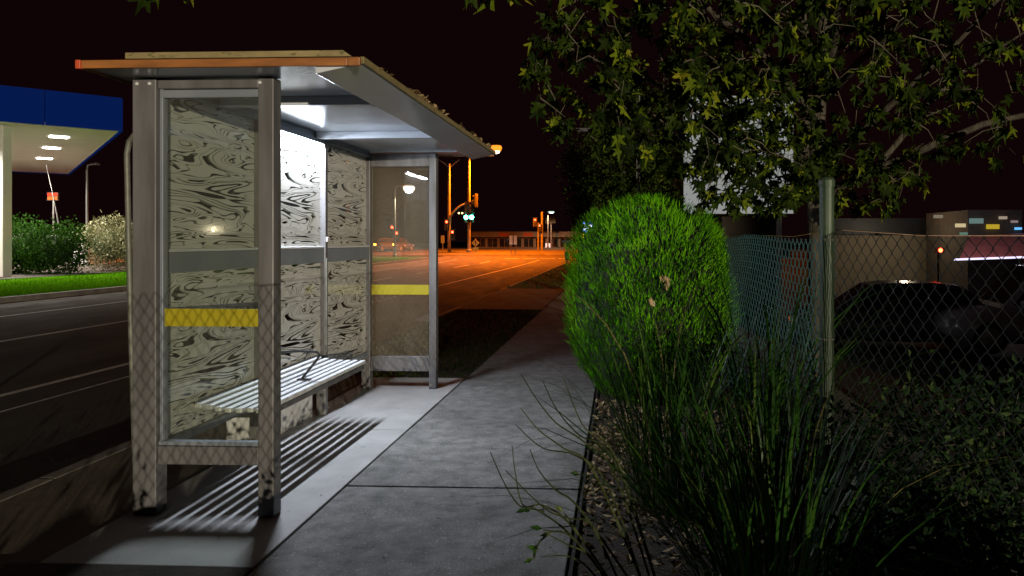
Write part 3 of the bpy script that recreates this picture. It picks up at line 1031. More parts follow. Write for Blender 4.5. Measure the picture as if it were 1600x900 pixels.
core = MB()
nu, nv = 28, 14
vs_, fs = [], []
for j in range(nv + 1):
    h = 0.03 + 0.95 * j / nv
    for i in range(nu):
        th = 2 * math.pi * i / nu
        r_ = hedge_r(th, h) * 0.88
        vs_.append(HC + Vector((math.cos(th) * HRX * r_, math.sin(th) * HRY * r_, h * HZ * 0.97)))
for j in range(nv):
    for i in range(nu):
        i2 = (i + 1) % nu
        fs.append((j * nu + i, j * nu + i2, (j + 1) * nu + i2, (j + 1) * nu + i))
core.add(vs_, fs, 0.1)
core.build('dark_core', M['hedgecore'], hg)  # solid dark core, so gaps between the sprays look shaded
ndl = MB()
for k in range(24000):
    h = R.random() ** 0.8
    th = R.uniform(0, 2 * math.pi)
    if math.sin(th) > 0.55 and R.random() < 0.8:
        continue
    if h > 0.9 and R.random() < 0.3:
        continue
    gap = math.sin(th * 14 + 3 * math.sin(h * 21)) * math.sin(h * 26 + 2 * math.sin(th * 9)) + 0.35 * math.sin(th * 5 - 9 * h)
    if gap > 0.62 and R.random() < 0.8:
        continue
    r_ = hedge_r(th, h) * (1 + 0.03 * math.sin(th * 23 + h * 7) * math.sin(h * 31))
    depth = R.uniform(0.84, 1.0)
    if h > 0.93:
        r_ *= math.sqrt(R.random())
    p = HC + Vector((math.cos(th) * HRX * r_ * depth, math.sin(th) * HRY * r_ * depth, h * HZ - (1 - depth) * 0.3))
    out_ = Vector((math.cos(th), math.sin(th), 0.0))
    clump = 0.5 + 0.5 * math.sin(th * 9 + 4 * math.sin(h * 13)) * math.sin(h * 17 + 3 * th)
    d = (out_ * R.uniform(0.25, 0.8) + Vector((0, 0, R.uniform(0.55, 1.1))) + rv(0.4)).normalized()
    L = R.uniform(0.04, 0.11)
    leaf_quad(ndl, p, d, out_ + rv(0.5), L, R.uniform(0.008, 0.016), min(1, max(0, 0.15 + 0.5 * clump + R.uniform(-.2, .3))))
k = ndl.build('foliage', M['needle'], hg)
k['kind'] = 'stuff'
# dead sprays caught in the face of the bush
for (px_, py_, k_) in ((1040, 437, 5), (1018, 470, 2)):
    c = at(px_, py_, 6.42)
    mb = MB()
    for j in range(k_):
        leaf_quad(mb, c + rv(0.03) + Vector((0, 0, 0.02)), Vector((R.uniform(-.6, .6), -0.3, -1)), Vector((0, -1, .3)) + rv(.6), R.uniform(0.06, 0.10), R.uniform(0.03, 0.05), R.uniform(0.6, 1))
    mb.build('dead_spray', M['dryleaf'], hg)

# ------------------------------------------------------------------ strap-leaved plants in the bed
def blade_mesh(L, W, bend, tone, seed):
    rr = random.Random(seed)
    mb = MB()
    n = 7
    vs_ = []
    tw_ = rr.uniform(-.6, .6)
    for i in range(n + 1):
        t = i / n
        w = W * (0.7 + 0.6 * t) * (1 - t ** 4) * 0.5 + 0.0006
        a = bend * t * t
        x = L * t * math.sin(a)
        z = L * t * math.cos(a)
        q = tw_ * t
        vs_ += [(x + w * math.sin(q) * .4, -w * math.cos(q), z), (x, 0, z - w * 0.35), (x - w * math.sin(q) * .4, w * math.cos(q), z)]
    fs = []
    for i in range(n):
        b = i * 3
        fs += [(b, b + 1, b + 4, b + 3), (b + 1, b + 2, b + 5, b + 4)]
    mb.add(vs_, fs, tone)
    return mb


BL = [blade_mesh(R.uniform(0.7, 1.15), R.uniform(0.006, 0.0125), R.choice((0.04, 0.08, 0.12, 0.2, 0.3, 0.45, 0.7)), (0.1, 0.2, 0.3, 0.4, 0.5, 0.6, 0.7, 0.15, 0.98)[i % 9] if i < 9 else R.uniform(0.1, 0.8), i) for i in range(20)]
BLM = [b.mesh('blade', M['blade']) for b in BL]


def strap_plant(loc, r, nind, nrest, sc, label, spread=0.55):
    t = thing('strap_leaf_plant', loc, label, 'plant', 'strap leaved plants in the garden bed')
    rest = MB()
    for k in range(nind + nrest):
        a = R.uniform(0, 2 * math.pi)
        q = math.sqrt(R.random())
        p = Vector(loc) + Vector((math.cos(a) * q * r, math.sin(a) * q * r, -0.02))
        tilt = q * spread * R.uniform(0.3, 1.15)
        az = a + R.uniform(-0.7, 0.7)
        s = sc * R.uniform(0.65, 1.15)
        mw = Matrix.Translation(p) @ Matrix.Rotation(az, 4, 'Z') @ Matrix.Rotation(tilt, 4, 'Y') @ Matrix.Diagonal((s, s * R.uniform(.8, 1.25), s, 1))
        i = R.randrange(len(BL))
        if k < nind:
            place_copy(BLM[i], 'blade', mw, t)
        else:
            b = len(rest.v)
            rest.v += [tuple(mw @ Vector(v)) for v in BL[i].v]
            rest.f += [tuple(j + b for j in f) for f in BL[i].f]
            rest.t += BL[i].t
    k = rest.build('blades', M['blade'], t)
    k['kind'] = 'stuff'
    return t


strap_plant((0.62, 2.95, 0), 0.30, 120, 240, 1.0, 'big dark clump of strappy leaves at the front of the garden bed', 0.85)
strap_plant((0.30, 4.15, 0), 0.22, 80, 110, 1.15, 'upright grassy clump beside the path edge under the conifer')
strap_plant((0.80, 4.25, 0), 0.24, 80, 90, 1.3, 'tall grassy clump in front of the wire mesh and conifer')

# wiry stems leaning out over the path
ws = thing('wiry_shrub', (0.12, 2.62, 0), 'wiry shrub whose bare dark stems lean out over the path', 'shrub')
stems = [[(1010, 1000, 2.7), (930, 840, 2.66), (850, 745, 2.62), (800, 668, 2.6), (768, 706, 2.58)],
         [(1010, 990, 2.72), (905, 850, 2.66), (842, 798, 2.62), (812, 790, 2.60), (788, 755, 2.58), (766, 706, 2.56)],
         [(1000, 980, 2.72), (900, 830, 2.7), (850, 790, 2.68), (818, 790, 2.64), (806, 745, 2.62), (800, 696, 2.6)],
         [(1020, 960, 2.75), (910, 800, 2.75), (868, 765, 2.75), (842, 735, 2.74), (828, 702, 2.72)],
         [(1020, 960, 2.85), (950, 760, 2.85), (900, 712, 2.85), (848, 700, 2.84), (806, 664, 2.82)],
         [(1030, 950, 2.9), (960, 740, 2.9), (912, 690, 2.9), (868, 660, 2.88), (836, 620, 2.86), (814, 584, 2.84)],
         [(1035, 940, 2.95), (960, 720, 2.95), (905, 680, 2.95), (870, 640, 2.93), (848, 595, 2.92)],
         [(1035, 940, 3.0), (965, 720, 3.0), (915, 670, 3.0), (895, 630, 3.0), (880, 588, 2.98)],
         [(1020, 950, 2.8), (930, 740, 2.8), (880, 700, 2.8), (842, 672, 2.78), (814, 638, 2.76)],
         [(1005, 1000, 2.65), (930, 830, 2.66), (890, 810, 2.64), (852, 795, 2.62), (790, 735, 2.6)],
         [(1000, 1010, 2.62), (930, 880, 2.62), (885, 850, 2.6), (850, 832, 2.58)],
         [(1000, 1010, 2.6), (930, 900, 2.6), (890, 870, 2.58), (845, 870, 2.56)]]
stems += [[(930, 880, 2.6), (890, 836, 2.6), (862, 830, 2.58), (848, 828, 2.58)], [(862, 830, 2.58), (842, 848, 2.57), (834, 876, 2.57)], [(850, 800, 2.62), (836, 796, 2.62), (822, 795, 2.62)],
          [(900, 830, 2.7), (890, 812, 2.69), (880, 800, 2.68)], [(950, 760, 2.85), (925, 745, 2.8), (906, 742, 2.75)]]
for st in stems[1:]:
    p = curve_pts([at(*q) for q in st], 5)
    mb = MB()
    mb.tube(p, [0.0052 - 0.0036 * i / (len(p) - 1) for i in range(len(p))], 5, R.random())
    mb.build('stem', M['stem'], ws)
lm = MB()
for (px_, py_, Y_) in ((848, 826, 2.58), (838, 850, 2.57), (834, 872, 2.57), (862, 832, 2.58), (822, 795, 2.62), (832, 793, 2.62), (842, 858, 2.56), (906, 742, 2.75), (880, 800, 2.68)):
    c = at(px_, py_, Y_)
    o = MB()
    leaf_quad(o, c, Vector((R.uniform(-1, .3), 0, R.uniform(-.6, .3))), Vector((0, -1, .6)) + rv(.4), R.uniform(0.035, 0.055), R.uniform(0.014, 0.022), R.uniform(.2, .9))
    o.build('leaf', M['blade'], ws)

lt2 = MB()
# leaf litter and chips in the bed
lt = MB()
for k in range(7000):
    x, y = R.uniform(-0.21, 1.05), R.uniform(2.2, 6.9)
    if R.random() > 0.35 + 0.65 * math.exp(-((y - 5.2) / 1.1) ** 2):
        continue
    c = Vector((x, y, bedz(x, y) + R.uniform(0.004, 0.03)))
    d = Vector((R.uniform(-1, 1), R.uniform(-1, 1), R.uniform(-.35, .45)))
    leaf_quad(lt, c, d, Vector((0, 0, 1)) + rv(.6), R.uniform(0.025, 0.075), R.uniform(0.014, 0.038), R.random(), R.uniform(-.3, .5))
for k in range(60):
    x, y = R.uniform(-0.45, -0.2), R.uniform(2.5, 7.0)
    leaf_quad(lt, Vector((x, y, 0.012)), Vector((R.uniform(-1, 1), R.uniform(-1, 1), .1)), Vector((0, 0, 1)), R.uniform(0.01, 0.03), R.uniform(0.006, 0.014), R.random())
tag(lt.build('leaf_litter', M['dryleaf']), 'tan dry leaves and chips scattered over the garden bed by the path', 'leaf litter', kind='stuff')
for k in range(45):
    x, y = R.uniform(-2.6, -0.3), R.uniform(2.3, 7.6)
    leaf_quad(lt2, Vector((x, y, 0.014)), Vector((R.uniform(-1, 1), R.uniform(-1, 1), .12)), Vector((0, 0, 1)), R.uniform(0.008, 0.035), R.uniform(0.005, 0.016), R.random() * .6)
tag(lt2.build('leaf_litter', M['dryleaf']), 'few tiny dry leaf scraps scattered on the footpath and shelter slab', 'leaf litter', kind='stuff')
wl = MB()
for (dx, dy) in ((0, 0), (0.02, 0.012)):
    leaf_quad(wl, Vector((-0.46 + dx, 4.02 + dy, 0.016)), Vector((1, .3, .05)), Vector((0, 0, 1)), 0.04, 0.018, 1.0)
tag(wl.build('paper_scrap', M['white']), 'tiny white paper scrap lying on the footpath by the wiry stems', 'litter')

# low leafy shrubs by and behind the fence, right of the clump
for loc, r, lab in (((1.55, 3.55, -0.05), (0.55, 0.6, 0.42), 'low dark leafy shrub growing through the wire at the fence post'),
                    ((2.35, 3.5, -0.25), (0.7, 0.7, 0.55), 'low dark leafy shrub behind the wire near the parked cars'),
                    ((1.15, 2.75, -0.05), (0.28, 0.4, 0.30), 'low dark leafy shrub at the foot of the near wire mesh'),
                    ((3.2, 4.2, -0.75), (0.9, 0.9, 0.8), 'low dark leafy shrub on the bank at the edge of the car park')):
    small_leaf_tree('low_shrub', lab, 'shrub', loc, None, [((loc[0], loc[1], loc[2] + r[2]), r, 1.0)], M['shrub'], 3600, 0.050, 0.026, 'low shrubs along the wire fence', up=0.0)

# grass along the verges
def turf(name, x0, x1, y0, y1, z, n, h, label, mat='grassblade'):
    mb = MB()
    for k in range(n):
        x, y = R.uniform(x0, x1), R.uniform(y0, y1)
        b = Vector((x, y, z + gz(y)))
        s = Vector((R.uniform(-1, 1), R.uniform(-1, 1), 0)).normalized() * h * 0.09
        tip = b + Vector((R.uniform(-.5, .5) * h, R.uniform(-.5, .5) * h, h * R.uniform(.5, 1.1)))
        mb.add([b - s, b + s, tip], [(0, 1, 2)], R.random())
    return tag(mb.build(name, M[mat]), label, 'grass', kind='stuff')


turf('grass', -3.5, -1.66, 7.8, 15.6, -0.02, 12000, 0.06, 'short dark grass on the verge beyond the shelter', 'drygrass')
turf('grass', -3.5, -1.66, 22.4, 46, -0.02, 5000, 0.10, 'short dark grass on the verge past the driveway', 'drygrass')
turf('grass', -23.2, -16.25, 14, 42, 0.01, 9000, 0.12, 'bright mown grass strip across the road')

# ------------------------------------------------------------------ petrol station across the road
cn = thing('petrol_station_canopy', (-22, 31, 0), 'petrol station canopy with blue fascia and lit pale soffit across the road', 'canopy')
K = at(190, 205, 29.7)
d1 = Vector((-0.74, -0.67, 0)).normalized()
d2 = Vector((-0.67, 0.74, 0)).normalized()
zc = K.z
LF, LS = 13.0, 26.0
mid = K + d1 * LF / 2 + d2 * LS / 2
for (nm, c, hx, hy, hz, mt) in (('soffit', mid + Vector((0, 0, 0.08)), d1 * LF / 2 - d1 * 0.06, d2 * LS / 2 - d2 * 0.06, Vector((0, 0, 0.05)), 'white'),
                                ('roof_deck', mid + Vector((0, 0, 1.2)), d1 * LF / 2 - d1 * 0.1, d2 * LS / 2 - d2 * 0.1, Vector((0, 0, 0.04)), 'grey')):
    MB().obox(c, hx, hy, hz).build(nm, M[mt], cn)
for (o_, dv, L_, nv) in ((K, d1, LF, 5), (K + d2 * LS, d1, LF, 5), (K, d2, LS, 10), (K + d1 * LF, d2, LS, 10)):
    for i in range(nv):
        a0, a1 = L_ * i / nv + 0.012 + (0.06 if i == 0 else 0), L_ * (i + 1) / nv - 0.012
        if dv is d1:
            a0 = L_ * i / nv + 0.012
        nrm = Vector((-dv.y, dv.x, 0)) * 0.05
        MB().obox(o_ + dv * (a0 + a1) / 2 + Vector((0, 0, 0.70)), dv * (a1 - a0) / 2, nrm, Vector((0, 0, 0.70))).build('fascia_panel', M['bluelit'], cn)
M['canlight'] = mat_emit('canopy_light', (1.0, 0.95, 0.85), 30)
for (i, j) in ((1.9, 4.0), (4.6, 4.0), (7.5, 4.0), (1.9, 9.0), (4.6, 9.0), (7.5, 9.0), (1.9, 15), (4.6, 15), (7.5, 15)):
    c = K + d1 * i + d2 * j + Vector((0, 0, 0.02))
    MB().obox(c, d1 * 0.34, d2 * 0.34, Vector((0, 0, 0.009))).build('downlight', M['canlight'], cn)
for (px_, Y_) in ((3, 28.3), (-60, 33)):
    c = at(px_, 300, Y_)
    MB().box(c.x - 0.24, c.x + 0.24, Y_ - 0.22, Y_ + 0.22, 0.03, zc + 0.03).build('column', M['white'], cn, bevel=0.02)
for i, (u_, v_) in enumerate(((3, 5), (7.5, 2.2), (4, 15))):
    q = K + d1 * u_ + d2 * v_
    lamp('canopy_lamp', (q.x, q.y, zc - 0.08), CANOPY, (1.0, 0.93, 0.80), 0.3, cn, 155, (q.x, q.y, 0))

small_leaf_tree('round_hedge', 'dark rounded hedge in front of the petrol station column', 'hedge', (-27.0, 31, 0.03), None,
                [((-25.0, 31, 1.08), (1.15, 1.2, 1.10), 0.35), ((-26.6, 31, 1.13), (1.3, 1.2, 1.15), 0.35), ((-28.4, 31, 1.1), (1.3, 1.2, 1.05), 0.3)], M['darkhedge'], 15000, 0.14, 0.07, tw=False, core=0.62)
small_leaf_tree('roadside_bush', 'straggly pale tipped bush beside the dark hedge across the road', 'bush', (-25.0, 34, 0.03), None,
                [((-24.6, 34, 1.3), (1.3, 1.1, 1.15), 0.5), ((-22.9, 34, 1.2), (1.2, 1.1, 1.05), 0.5)], M['palebush'], 9000, 0.15, 0.06, core=0.6)
# station building far behind, low wall lit white behind the bush
ks = thing('kiosk', (-34, 44, 0), 'low white lit station kiosk half hidden behind the pale tipped bush', 'building')
MB().box(-35.6, -33.4, 44, 48, 0.03, 1.5).build('wall', M['white'], ks)
MB().box(-35.7, -33.3, 43.8, 48.2, 1.51, 1.6).build('roof', M['grey'], ks)
for i in range(1):
    MB().box(-35.2, -34.6, 43.97, 43.995, 0.5, 1.2).build('window', M['darkwin'], ks)

# price sign, leaning mast and pale lamp post by the station
M['redlit'] = mat_emit('red_display', (1.0, 0.06, 0.02), 1.6)
M['redlit2'] = mat_emit('amber_display', (1.0, 0.25, 0.05), 1.0)
ps = thing('price_sign', tuple(at(85, 345, 42).xy) + (0.03,), 'small red lit sign board on a thin post behind the bush', 'sign')
c = at(83, 307, 42)
MB().box(c.x - 0.33, c.x + 0.33, 41.95, 42.05, c.z - 0.24, c.z + 0.24).build('sign_board', M['signblack'], ps)
MB().box(c.x - 0.30, c.x + 0.30, 41.93, 41.948, c.z + 0.02, c.z + 0.21).build('lit_panel', M['redlit'], ps)
MB().box(c.x - 0.30, c.x + 0.30, 41.93, 41.948, c.z - 0.21, c.z - 0.02).build('lit_panel', M['redlit2'], ps)
MB().tube([(c.x + 0.02, 42, 0.03), (c.x + 0.02, 42, c.z - 0.24)], 0.045, 8).build('post', M['pole'], ps)
ms = MB()
ms.tube([at(92, 352, 40), at(82, 300, 40), at(72, 258, 40)], [0.04, 0.03, 0.015], 6)
tag(ms.build('leaning_mast', M['pole']), 'thin leaning mast rising behind the bush near the red sign', 'mast')


def street_lamp(base, h, arm, label, lit=None, power=0, color=(1, 1, 1), head_len=0.55, r=0.075, mat='pole', lift=0.25, deep=1.0):
    """column with a curved outreach arm and a lantern; arm is a horizontal vector"""
    b = Vector(base)
    t = thing('street_lamp', b, label, 'street lamp', 'street lamps')
    a = Vector((arm[0], arm[1], 0))
    u = a.normalized()
    top = b + Vector((0, 0, h))
    MB().lathe(b, [(r * 1.7, 0), (r * 1.7, 0.25), (r * 1.15, 0.3), (r, 1.2), (r * 0.7, h * 0.98)], 10).build('column', M[mat], t)
    MB().tube(curve_pts([top - Vector((0, 0, h * .025)), top + a * 0.15 + Vector((0, 0, lift * .7)), top + a * 0.5 + Vector((0, 0, lift)), top + a + Vector((0, 0, lift))], 4), r * 0.55, 7).build('arm', M[mat], t)
    c = top + a + u * head_len * 0.4 + Vector((0, 0, lift))
    s = Vector((-u.y, u.x, 0))
    hd = MB()
    hd.lathe(c + Vector((0, 0, -0.03)), [(head_len * 0.30, 0), (head_len * 0.34, 0.03), (head_len * 0.25, 0.10), (head_len * 0.08, 0.14)], 12)
    h_ = hd.build('lantern', M[mat], t)
    if lit:
        MB().lathe(c + Vector((0, 0, -0.035 - 0.205 * deep)), [(head_len * 0.12, 0), (head_len * 0.34, 0.05 * deep), (head_len * 0.40, 0.14 * deep), (head_len * 0.33, 0.205 * deep)], 12).build('halo_bowl', lit[0], h_)  # oversized glowing shape stands in for the halo round the lamp
        MB().lathe(c + Vector((0, 0, -0.035 - 0.205 * deep - 0.055 * deep)), [(head_len * 0.06, 0), (head_len * 0.22, 0.03 * deep), (head_len * 0.27, 0.09 * deep)], 12).build('bulb', lit[1], h_)
        if power:
            lamp('lamp_light', (c.x, c.y, c.z - 0.14 - 0.28 * deep), power, color, 0.12, t, 169, (c.x, c.y, b.z))
    return t


b = at(136, 345, 40)
street_lamp((b.x, 40, 0.03), at(136, 258, 40).z - 0.25, (0.45, -0.1), 'pale unlit lamp post with short arm behind the bush across the road', None, r=0.07)

# red car behind the hedge, small
# ------------------------------------------------------------------ cars
def paint(name, c, rough=0.25):
    return mat_noise(name, tuple(v * 0.92 for v in c), c, 2, rough, metal=0.2, spec=0.6)


M['tail'] = mat_emit('tail_light_lit', (1.0, 0.13, 0.01), 60)
M['taildark'] = mat_noise('tail_light_off', (0.25, 0.01, 0.01), (0.3, 0.015, 0.012), 6, 0.2)
M['headdark'] = mat_noise('head_lamp_off', (0.5, 0.5, 0.52), (0.6, 0.6, 0.62), 6, 0.1)
M['rim'] = mat_noise('alloy_rim', (0.35, 0.35, 0.36), (0.45, 0.45, 0.46), 6, 0.3, metal=0.8)


def car(loc, ang, body, label, lit=False, L=4.3, W=1.76, H=1.45, group='parked cars'):
    t = thing('parked_car', loc, label, 'car', group)
    # local: x forward
    t.rotation_euler = (0, 0, ang)
    ORG[t.name] = Vector((0, 0, 0))
    # sections: x, z_low, z_belt, half width, (roof z, roof half width)
    secs = [(-0.50, 0.42, 0.72, 0.78, None), (-0.485, 0.30, 0.86, 0.90, None), (-0.40, 0.24, 0.95, 0.97, None), (-0.25, 0.22, 0.93, 1.0, None), (0.0, 0.20, 0.92, 1.0, None),
            (0.20, 0.20, 0.90, 1.0, None), (0.34, 0.24, 0.84, 0.98, None), (0.45, 0.27, 0.74, 0.92, None), (0.495, 0.33, 0.62, 0.80, None)]
    mb = MB()
    vs_, fs = [], []
    ring = 10
    for (x, z0, z1, w, _) in secs:
        hw = W / 2 * w
        vs_ += [(x * L, -hw * .92, z0), (x * L, -hw, z0 + .12), (x * L, -hw * 1.0, (z0 + z1) / 2), (x * L, -hw * .97, z1 - .07), (x * L, -hw * .88, z1),
                (x * L, hw * .88, z1), (x * L, hw * .97, z1 - .07), (x * L, hw, (z0 + z1) / 2), (x * L, hw, z0 + .12), (x * L, hw * .92, z0)]
    for i in range(len(secs) - 1):
        for k in range(ring):
            k2 = (k + 1) % ring
            fs.append((i * ring + k, i * ring + k2, (i + 1) * ring + k2, (i + 1) * ring + k))
    fs.append(tuple(range(ring - 1, -1, -1)))
    fs.append(tuple((len(secs) - 1) * ring + k for k in range(ring)))
    mb.add(vs_, fs)
    bo = mb.build('body', body, t, smooth=True)
    # greenhouse
    g = MB()
    prof_ = [(-0.43, 0.93, .86), (-0.33, H - .06, .68), (-0.20, H, .66), (0.02, H - .01, .66), (0.10, H - .06, .68), (0.27, 0.88, .86)]
    vs_ = []
    for (x, z, w) in prof_:
        vs_ += [(x * L, -W / 2 * w, z), (x * L, W / 2 * w, z)]
    n = len(prof_)
    fs = [(2 * i, 2 * i + 1, 2 * i + 3, 2 * i + 2) for i in range(n - 1)]
    fs += [tuple(2 * i for i in range(n)), tuple(2 * i + 1 for i in range(n - 1, -1, -1))]
    g.add(vs_, fs)
    g.build('roof', body, t, bevel=0.02)

    def pane(pts):
        MB().add(pts, [tuple(range(len(pts)))]).build('window', M['darkwin'], t)
    e = 0.012
    for s in (-1, 1):
        w0, w1 = W / 2 * .86 + e, W / 2 * .675 + e
        pane([(-0.38 * L, s * w0 * .985, 0.965), (-0.06 * L, s * w0 * .985, 0.955), (-0.06 * L, s * w1, H - .07), (-0.315 * L, s * w1 * 1.01, H - .10)])
        pane([(-0.045 * L, s * w0 * .985, 0.955), (0.22 * L, s * w0 * .985, 0.935), (0.085 * L, s * w1 * 1.01, H - .09), (-0.045 * L, s * w1, H - .07)])
        MB().box(0.16 * L, 0.20 * L, s * (W / 2 + 0.03) - 0.08, s * (W / 2 + 0.03) + 0.08, 0.93, 1.05).build('mirror', body, t, bevel=0.03)
    pane([(0.262 * L, -W / 2 * .78, 0.915), (0.262 * L, W / 2 * .78, 0.915), (0.112 * L, W / 2 * .62, H - .065), (0.112 * L, -W / 2 * .62, H - .065)])
    pane([(-0.426 * L - e, W / 2 * .78, 0.975), (-0.426 * L - e, -W / 2 * .78, 0.975), (-0.338 * L - e, -W / 2 * .62, H - .09), (-0.338 * L - e, W / 2 * .62, H - .09)])
    for x in (-0.31 * L, 0.32 * L):
        for s in (-1, 1):
            wh = MB()
            wh.lathe((x, s * (W / 2 - 0.10), 0.31), [(0.24, -0.10), (0.31, -0.09), (0.31, 0.09), (0.24, 0.10)], 20, 'y')
            w_ = wh.build('wheel', M['rubber'], t)
            MB().lathe((x, s * (W / 2 - 0.10) + s * 0.085, 0.31), [(0.20, -0.02), (0.20, 0.02), (0.05, 0.03)], 14, 'y').build('rim', M['rim'], w_)
    for s in (-1, 1):
        MB().box(-0.498 * L, -0.475 * L, s * 0.62 - 0.16, s * 0.62 + 0.16, 0.66, 0.82).build('tail_light', M['tail'] if lit else M['taildark'], t, bevel=0.02)
        MB().box(0.455 * L, 0.490 * L, s * 0.60 - 0.16, s * 0.60 + 0.16, 0.55, 0.68).build('headlight', M['headdark'], t, bevel=0.02)
    MB().box(-0.506 * L, -0.499 * L, -0.24, 0.24, 0.52, 0.62).build('number_plate', M['white'], t)
    return t


M['car_dark'] = paint('dark_car_paint', (0.05, 0.05, 0.055))
M['car_white'] = paint('silver_car_paint', (0.48, 0.49, 0.51))
M['car_red'] = paint('red_car_paint', (0.25, 0.02, 0.02))
q = at(1385, 470, 16.5)
car((q.x, 16.5, -0.86), rad(170), M['car_dark'], 'dark parked car with dull roof behind the wire fence')
q = at(1640, 470, 15)
car((q.x, 15, -0.70), rad(172), M['car_white'], 'silver parked car at the right edge behind the wire fence', H=1.75)
q = at(55, 352, 46)
car((q.x, 46, 0.55), rad(20), M['car_red'], 'red car with lit tail lamp behind the dark hedge', lit=True, group='cars on the roads')
cz = gz(78) - 0.085
for (px_, ang, lab) in ((603, 100, 'distant car with glowing lamps seen through the far end pane'),):
    q = at(px_, 382, 78)
    car((q.x, 78, cz), rad(60), M['car_dark'], lab, lit=True, group='cars on the roads')
q = at(622, 382, 80)
car((q.x, 80, cz), rad(75), M['car_dark'], 'second distant car beside the glowing one in the pane', lit=True, group='cars on the roads')

# ------------------------------------------------------------------ signals and lamps at the crossing
M['sodium'] = (mat_emit('sodium_halo_bowl', (1.0, 0.24, 0.02), 1.6), mat_emit('sodium_bulb', (1.0, 0.75, 0.45), 3))
M['whitebulb'] = (mat_emit('white_halo_bowl', (1.0, 0.86, 0.62), 3), mat_emit('white_bulb', (1.0, 0.95, 0.85), 8))
M['coolbulb'] = (mat_emit('cool_halo_bowl', (0.55, 0.8, 0.6), 1.0), mat_emit('cool_bulb', (0.85, 1.0, 0.9), 5))
M['green'] = mat_emit('green_lens', (0.05, 1.0, 0.55), 60)
M['red'] = mat_emit('red_lens', (1.0, 0.035, 0.012), 22)
M['offlens'] = mat_noise('unlit_lens', (0.02, 0.02, 0.018), (0.03, 0.03, 0.025), 5, 0.2)


def signal_head(parent, c, lit, face=(0, -1), scale=1.0, double=False):
    """three-lens signal head with backboard and visors; lit names the lit lens"""
    c = Vector(c)
    f = Vector((face[0], face[1], 0)).normalized()
    s = Vector((-f.y, f.x, 0))
    k = scale
    hd = MB()
    hd.obox(c, s * 0.16 * k, f * 0.10 * k, Vector((0, 0, 0.50 * k)))
    hd.obox(c - f * 0.06 * k, s * 0.28 * k, f * 0.008, Vector((0, 0, 0.64 * k)))
    h = hd.build('signal_head', M['signblack'], parent)
    for i, nm in enumerate(('red', 'amber', 'green')):
        z = 0.32 * k - 0.32 * k * i
        for dx in ((-0.17, 0.17) if (double and nm == lit) else (0,)):
            cc = c + f * 0.104 * k + Vector((0, 0, z)) + s * dx * k
            n = 14
            vs_ = [cc] + [cc + (s * math.cos(2 * math.pi * j / n) + Vector((0, 0, 1)) * math.sin(2 * math.pi * j / n)) * 0.125 * k for j in range(n)]
            MB().add(vs_, [(0, j + 1, (j + 1) % n + 1) for j in range(n)]).build('lens', M[lit] if nm == lit else M['offlens'], h)
        v = MB()
        pts = []
        for j in range(9):
            a = math.pi * j / 8
            pts.append(c + Vector((0, 0, z)) + (s * math.cos(a) + Vector((0, 0, 1)) * math.sin(a)) * 0.135 * k)
        v.add([p + f * 0.10 * k for p in pts] + [p + f * 0.30 * k for p in pts], [(j, j + 1, j + 10, j + 9) for j in range(8)])
        v.build('visor', M['signblack'], h)
    return h


YI = 75.0
zi = gz(YI) - 0.085
# mast-arm signal
q = at(702, 388, YI)
sp = thing('signal_mast', (q.x, YI, zi), 'tall mast arm traffic signal with bent arm left of the green light', 'traffic signal', 'traffic signals at the crossing')
zt = at(702, 256, YI).z
MB().tube([(q.x, YI, zi), (q.x, YI, zt)], [0.19, 0.13], 10).build('column', M['pole'], sp)
for s in (-1, 1):
    MB().tube(curve_pts([(q.x, YI, zt - 0.5), (q.x + s * 0.35, YI, zt - 0.1), (q.x + s * 1.1, YI, zt + 0.45)], 4), 0.05, 6).build('bracket', M['pole'], sp)
e1, e2 = at(705, 333, YI), at(741, 314, YI)
MB().tube(curve_pts([(q.x, YI, e1.z - 0.6), (q.x + 0.3, YI - .1, e1.z - 0.1), (q.x + 1.2, YI - .2, (e1.z + e2.z) / 2 + .1), (e2.x, YI - .4, e2.z)], 5), [0.12 - 0.003 * i for i in range(16)], 8).build('arm', M['pole'], sp)
signal_head(sp, (e2.x + 0.25, YI - 0.4, e2.z + 0.05), None, (-0.9, 0.3), 1.1)
signal_head(sp, tuple(at(698, 351, YI - .3)), 'red', (0.1, -1), 0.9)
signal_head(sp, tuple(at(707, 367, YI - .3)), 'red', (0.15, -1), 0.9)
for dx in (0, 0.35):
    p = at(717, 333, YI - 1) + Vector((dx, 0, 0))
    MB().lathe(p, [(0.03, -0.1), (0.11, 0), (0.03, 0.1)], 8).build('small_lamp', mat_emit('small_lamp', (1, .7, .25), 3.0), sp)

q = at(733, 388, YI)
street_lamp((q.x, YI, zi), at(733, 230, YI).z - zi - 0.12, (2.3, -0.2), 'orange sodium street lamp over the crossing beyond the shelter roof', M['sodium'], SODIUM, (1.0, 0.165, 0.002), 1.5, 0.17, deep=3.2)
gs = thing('signal_pair', tuple(at(733, 337, YI - 0.5)), 'lit green twin lens signal strapped to the orange lamp post', 'traffic signal', 'traffic signals at the crossing')
ORG[gs.name] = Vector(gs.location)
signal_head(gs, at(733, 331, YI - 0.5) + Vector((0, 0, -0.02)), 'green', (0.05, -1), 1.7, True)
# added sodium lamp, out of sight behind the shelter, tints the far left orange
street_lamp((-26, 68, zi), 9.5, (1.8, -0.6), 'added orange sodium street lamp out of sight behind the shelter', M['sodium'], SODIUM * 0.1, (1.0, 0.165, 0.002), 1.0, 0.15)

